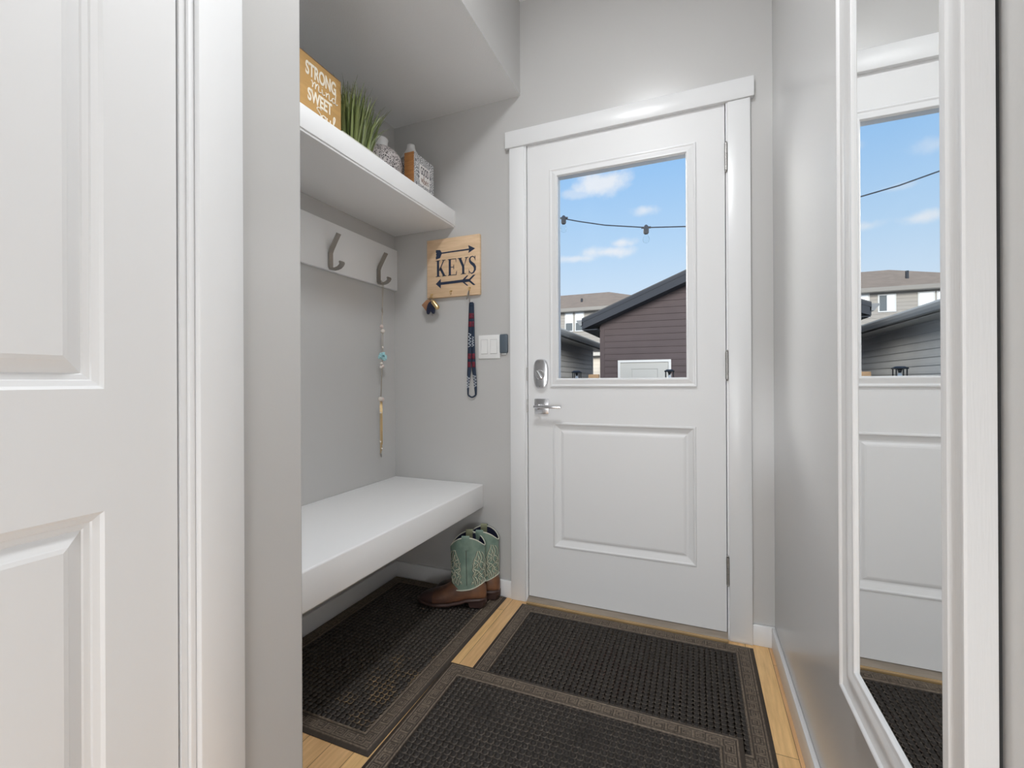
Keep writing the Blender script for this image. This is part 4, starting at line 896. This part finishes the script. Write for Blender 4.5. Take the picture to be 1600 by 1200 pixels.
# lanterns on fence posts
M['post_wood'] = mat('weathered_fence_post', (.36, .22, .12), .7, var=.3)
for x, lab, pl in ((-1.445, 'black carriage lantern on a post in front of the grey garage', 'short wooden post carrying the lantern by the grey garage'), (-.292, 'black carriage lantern on a post in front of the white garage door', 'short wooden post carrying the lantern by the white garage door')):
    y = 5.8; p = MB(); p.box(x - .045, x + .045, y - .045, y + .045, GZ, .985, b=.004); tag(p.build('lantern_post', M['post_wood']), pl, 'post')
    t = thing('post_lantern', lab, 'lantern', (x, y, .985))
    m = MB(); m.box(x - .05, x + .05, y - .05, y + .05, .985, .998)
    for sx in (-1, 1):
        for sy in (-1, 1): m.box(x + sx * .044 - .005, x + sx * .044 + .005, y + sy * .044 - .005, y + sy * .044 + .005, .998, 1.115)
    m.build('cage', M['black'], t)
    m = MB(); m.loft([[(x - .056, y - .056, 1.108), (x + .056, y - .056, 1.108), (x + .056, y + .056, 1.108), (x - .056, y + .056, 1.108)], [(x - .056, y - .056, 1.120), (x + .056, y - .056, 1.120), (x + .056, y + .056, 1.120), (x - .056, y + .056, 1.120)], [(x - .03, y - .03, 1.136), (x + .03, y - .03, 1.136), (x + .03, y + .03, 1.136), (x - .03, y + .03, 1.136)]]); m.lathe([(.012, 1.07 - .985), (.022, 1.108 - .985)], (x, y, .985), n=12); m.build('cap', M['black'], t)
    m = MB(); m.lathe([(.020, 0), (.026, .03), (.012, .07)], (x, y, .998), n=16); m.build('lamp_glass', mat('frosted_lamp_glass', (.80, .80, .80), .2), t)
m = MB(); m.box(-1.56, -1.40, 7.0, 7.1, GZ, 1.105, b=.008); tag(m.build('fence_post', mat('cedar_post', (.50, .30, .15), .7, var=.25)), 'orange cedar fence post end between the two garages', 'post')

# ------------------------------------------------------------------ sky
w = bpy.data.worlds.new('sky'); bpy.context.scene.world = w; w.use_nodes = True; N = w.node_tree.nodes; L = w.node_tree.links
bg = N['Background']; tc = N.new('ShaderNodeTexCoord'); sp = N.new('ShaderNodeSeparateXYZ'); L.new(tc.outputs['Generated'], sp.inputs[0])
rp = N.new('ShaderNodeValToRGB'); e = rp.color_ramp.elements
e[0].position = 0; e[0].color = (.80, .89, 1.0, 1); e[1].position = 1; e[1].color = (.14, .34, .80, 1)
for ps, cl in ((.14, (.72, .85, 1.0)), (.27, (.52, .73, .98)), (.42, (.34, .60, .96))): x = e.new(ps); x.color = (*cl, 1)
L.new(sp.outputs['Z'], rp.inputs[0])
# soft cloud banks: each one a patch of sky direction broken up by noise
def vm(op, a=None, b=None):
    n = N.new('ShaderNodeVectorMath'); n.operation = op
    for i, q in enumerate((a, b)):
        if q is None: continue
        if isinstance(q, tuple): n.inputs[i].default_value = q
        else: L.new(q, n.inputs[i])
    return n.outputs[0]
nz = N.new('ShaderNodeTexNoise'); nz.inputs['Scale'].default_value = 16; nz.inputs['Detail'].default_value = 6; nz.inputs['Roughness'].default_value = .6; L.new(tc.outputs['Generated'], nz.inputs['Vector'])
acc = None
D_ = lambda ang, el: (math.sin(math.radians(ang)) * math.cos(math.radians(el)), math.cos(math.radians(ang)) * math.cos(math.radians(el)), math.sin(math.radians(el)))
CL = [(-10.9, 23.4, .058, .026, 1.0), (-13.6, 22.4, .045, .010, .5), (-5.7, 20.0, .038, .014, .8), (-10.2, 15.7, .082, .017, 1.0), (-14.2, 15.1, .06, .010, .8), (-8.4, 16.6, .040, .014, .95), (-20.3, 14.9, .034, .011, .9), (-21.2, 20.8, .04, .016, .4), (-18.6, 18.0, .03, .007, .35),
      (20, 24, .2, .06, .9), (45, 30, .3, .09, .9), (-50, 26, .3, .08, .9), (-80, 40, .4, .12, .8), (110, 35, .4, .12, .8)]
for ang, el, sx_, sz_, st_ in CL:
    d = D_(ang, el); a = math.radians(ang)
    df = vm('SUBTRACT', tc.outputs['Generated'], d)
    s2 = N.new('ShaderNodeSeparateXYZ'); L.new(df, s2.inputs[0])
    # tangential and vertical distance
    du = N.new('ShaderNodeVectorMath'); du.operation = 'DOT_PRODUCT'; L.new(df, du.inputs[0]); du.inputs[1].default_value = (math.cos(a) / sx_, -math.sin(a) / sx_, 0)
    dv = N.new('ShaderNodeMath'); dv.operation = 'MULTIPLY'; L.new(s2.outputs['Z'], dv.inputs[0]); dv.inputs[1].default_value = 1 / sz_
    dd = N.new('ShaderNodeVectorMath'); dd.operation = 'DOT_PRODUCT'; L.new(df, dd.inputs[0]); dd.inputs[1].default_value = d
    cb = N.new('ShaderNodeCombineXYZ'); L.new(du.outputs['Value'], cb.inputs[0]); L.new(dv.outputs[0], cb.inputs[1])
    ln = N.new('ShaderNodeVectorMath'); ln.operation = 'LENGTH'; L.new(cb.outputs[0], ln.inputs[0])
    # front side only
    nadd = N.new('ShaderNodeMath'); nadd.operation = 'MULTIPLY_ADD'; L.new(nz.outputs['Fac'], nadd.inputs[0]); nadd.inputs[1].default_value = -1.7; nadd.inputs[2].default_value = 1.80
    m1 = N.new('ShaderNodeMath'); m1.operation = 'MULTIPLY'; L.new(ln.outputs['Value'], m1.inputs[0]); m1.inputs[1].default_value = .75
    sb = N.new('ShaderNodeMath'); sb.operation = 'ADD'; L.new(m1.outputs[0], sb.inputs[0]); 
    L.new(nadd.outputs[0], sb.inputs[1])
    far = N.new('ShaderNodeMath'); far.operation = 'GREATER_THAN'; L.new(dd.outputs['Value'], far.inputs[0]); far.inputs[1].default_value = -.5
    mr = N.new('ShaderNodeMapRange'); mr.interpolation_type = 'SMOOTHSTEP'; mr.inputs[1].default_value = 1.75; mr.inputs[2].default_value = 1.05; mr.inputs[3].default_value = 0; mr.inputs[4].default_value = st_; L.new(sb.outputs[0], mr.inputs[0])
    ml = N.new('ShaderNodeMath'); ml.operation = 'MULTIPLY'; L.new(mr.outputs[0], ml.inputs[0]); L.new(far.outputs[0], ml.inputs[1])
    if acc is None: acc = ml.outputs[0]
    else:
        mxm = N.new('ShaderNodeMath'); mxm.operation = 'MAXIMUM'; L.new(acc, mxm.inputs[0]); L.new(ml.outputs[0], mxm.inputs[1]); acc = mxm.outputs[0]
mix = N.new('ShaderNodeMix'); mix.data_type = 'RGBA'; L.new(acc, mix.inputs[0]); L.new(rp.outputs[0], mix.inputs[6]); mix.inputs[7].default_value = (.86, .90, .98, 1)
# sky glow added out of view at the left, to light the right wall
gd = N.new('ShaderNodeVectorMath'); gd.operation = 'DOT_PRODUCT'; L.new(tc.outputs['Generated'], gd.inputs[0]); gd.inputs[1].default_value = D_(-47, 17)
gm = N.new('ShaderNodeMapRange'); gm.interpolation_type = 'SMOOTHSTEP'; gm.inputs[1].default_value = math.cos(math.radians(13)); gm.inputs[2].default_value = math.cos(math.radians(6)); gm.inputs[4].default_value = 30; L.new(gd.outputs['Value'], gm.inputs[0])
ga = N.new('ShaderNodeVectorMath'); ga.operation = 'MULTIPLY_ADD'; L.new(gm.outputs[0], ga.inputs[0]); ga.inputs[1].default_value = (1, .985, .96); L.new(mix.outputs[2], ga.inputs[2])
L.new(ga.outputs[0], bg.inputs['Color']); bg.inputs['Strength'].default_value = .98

# ------------------------------------------------------------------ lights
sun = bpy.data.lights.new('sun', 'SUN'); sun.energy = 6.0; sun.angle = math.radians(20); sun.color = (1, .97, .93); so = bpy.data.objects.new('sun', sun); C.objects.link(so)
so.rotation_euler = Vector((-.35, -1, -.0)).to_track_quat('Z', 'Y').to_euler(); so.rotation_euler = Vector((.30, -.88, .28)).to_track_quat('Z', 'Y').to_euler()
def area(name, loc, direction, sx, sy, energy, col=(1, 1, 1), shape='RECTANGLE'):
    l = bpy.data.lights.new(name, 'AREA'); l.shape = shape; l.size = sx; l.size_y = sy; l.energy = energy; l.color = col
    o = bpy.data.objects.new(name, l); C.objects.link(o); o.location = loc; o.rotation_euler = Vector(direction).to_track_quat('-Z', 'Y').to_euler(); return o
EL = dict(entry=20.5, far=1, window=20, left=30, low_fill=95, side=1, low=4.8)
area('entry_ceiling_lamp', (-.262, .62, HC - .03), (0, 0, -1), .30, .30, EL['entry'], (.955, .978, 1), 'DISK')
area('rear_ceiling_fill', (.9, -2.6, HC - .03), (0, 0, -1), .6, .6, EL['far'], (.955, .978, 1), 'DISK')  # unseen ceiling light added as fill behind the camera
area('rear_right_fill', (1.3, -4.98, 1.45), (0, 1, 0), 2.3, 1.9, EL['window'], (.96, .98, 1))  # added daylight fill in front of the solid rear wall
area('low_hall_fill', (.0, -.62, .42), (-.30, 1, .42), .45, .45, EL['low'], (.955, .978, 1), 'DISK')  # unseen low light added to brighten undersides and lower surfaces
area('rear_left_fill', (-3.08, -4.98, 1.45), (0, 1, 0), 1.0, 1.9, EL['left'], (.96, .98, 1))  # second rear fill, added at the left end with no opening behind
area('rear_low_fill', (-.45, -4.98, .54), (0, 1, 0), 3.7, .92, EL['low_fill'], (.96, .98, 1))  # unseen low fill added to lift the lower half of the door
area('side_wall_fill', (2.58, -3.0, 1.45), (-1, 0, 0), 2.4, 1.7, EL['side'], (.96, .98, 1))  # fill light added at the solid side wall, out of view

sc_ = bpy.context.scene; sc_.view_settings.view_transform = 'Standard'; sc_.view_settings.look = 'None'; sc_.view_settings.gamma = 1; sc_.view_settings.use_curve_mapping = False
sc_.view_settings.exposure = 0
sc_.cycles.max_bounces = 12; sc_.cycles.diffuse_bounces = 9; sc_.cycles.glossy_bounces = 6; sc_.cycles.transparent_max_bounces = 12; sc_.cycles.use_denoising = True
sc_.cycles.sample_clamp_indirect = 8
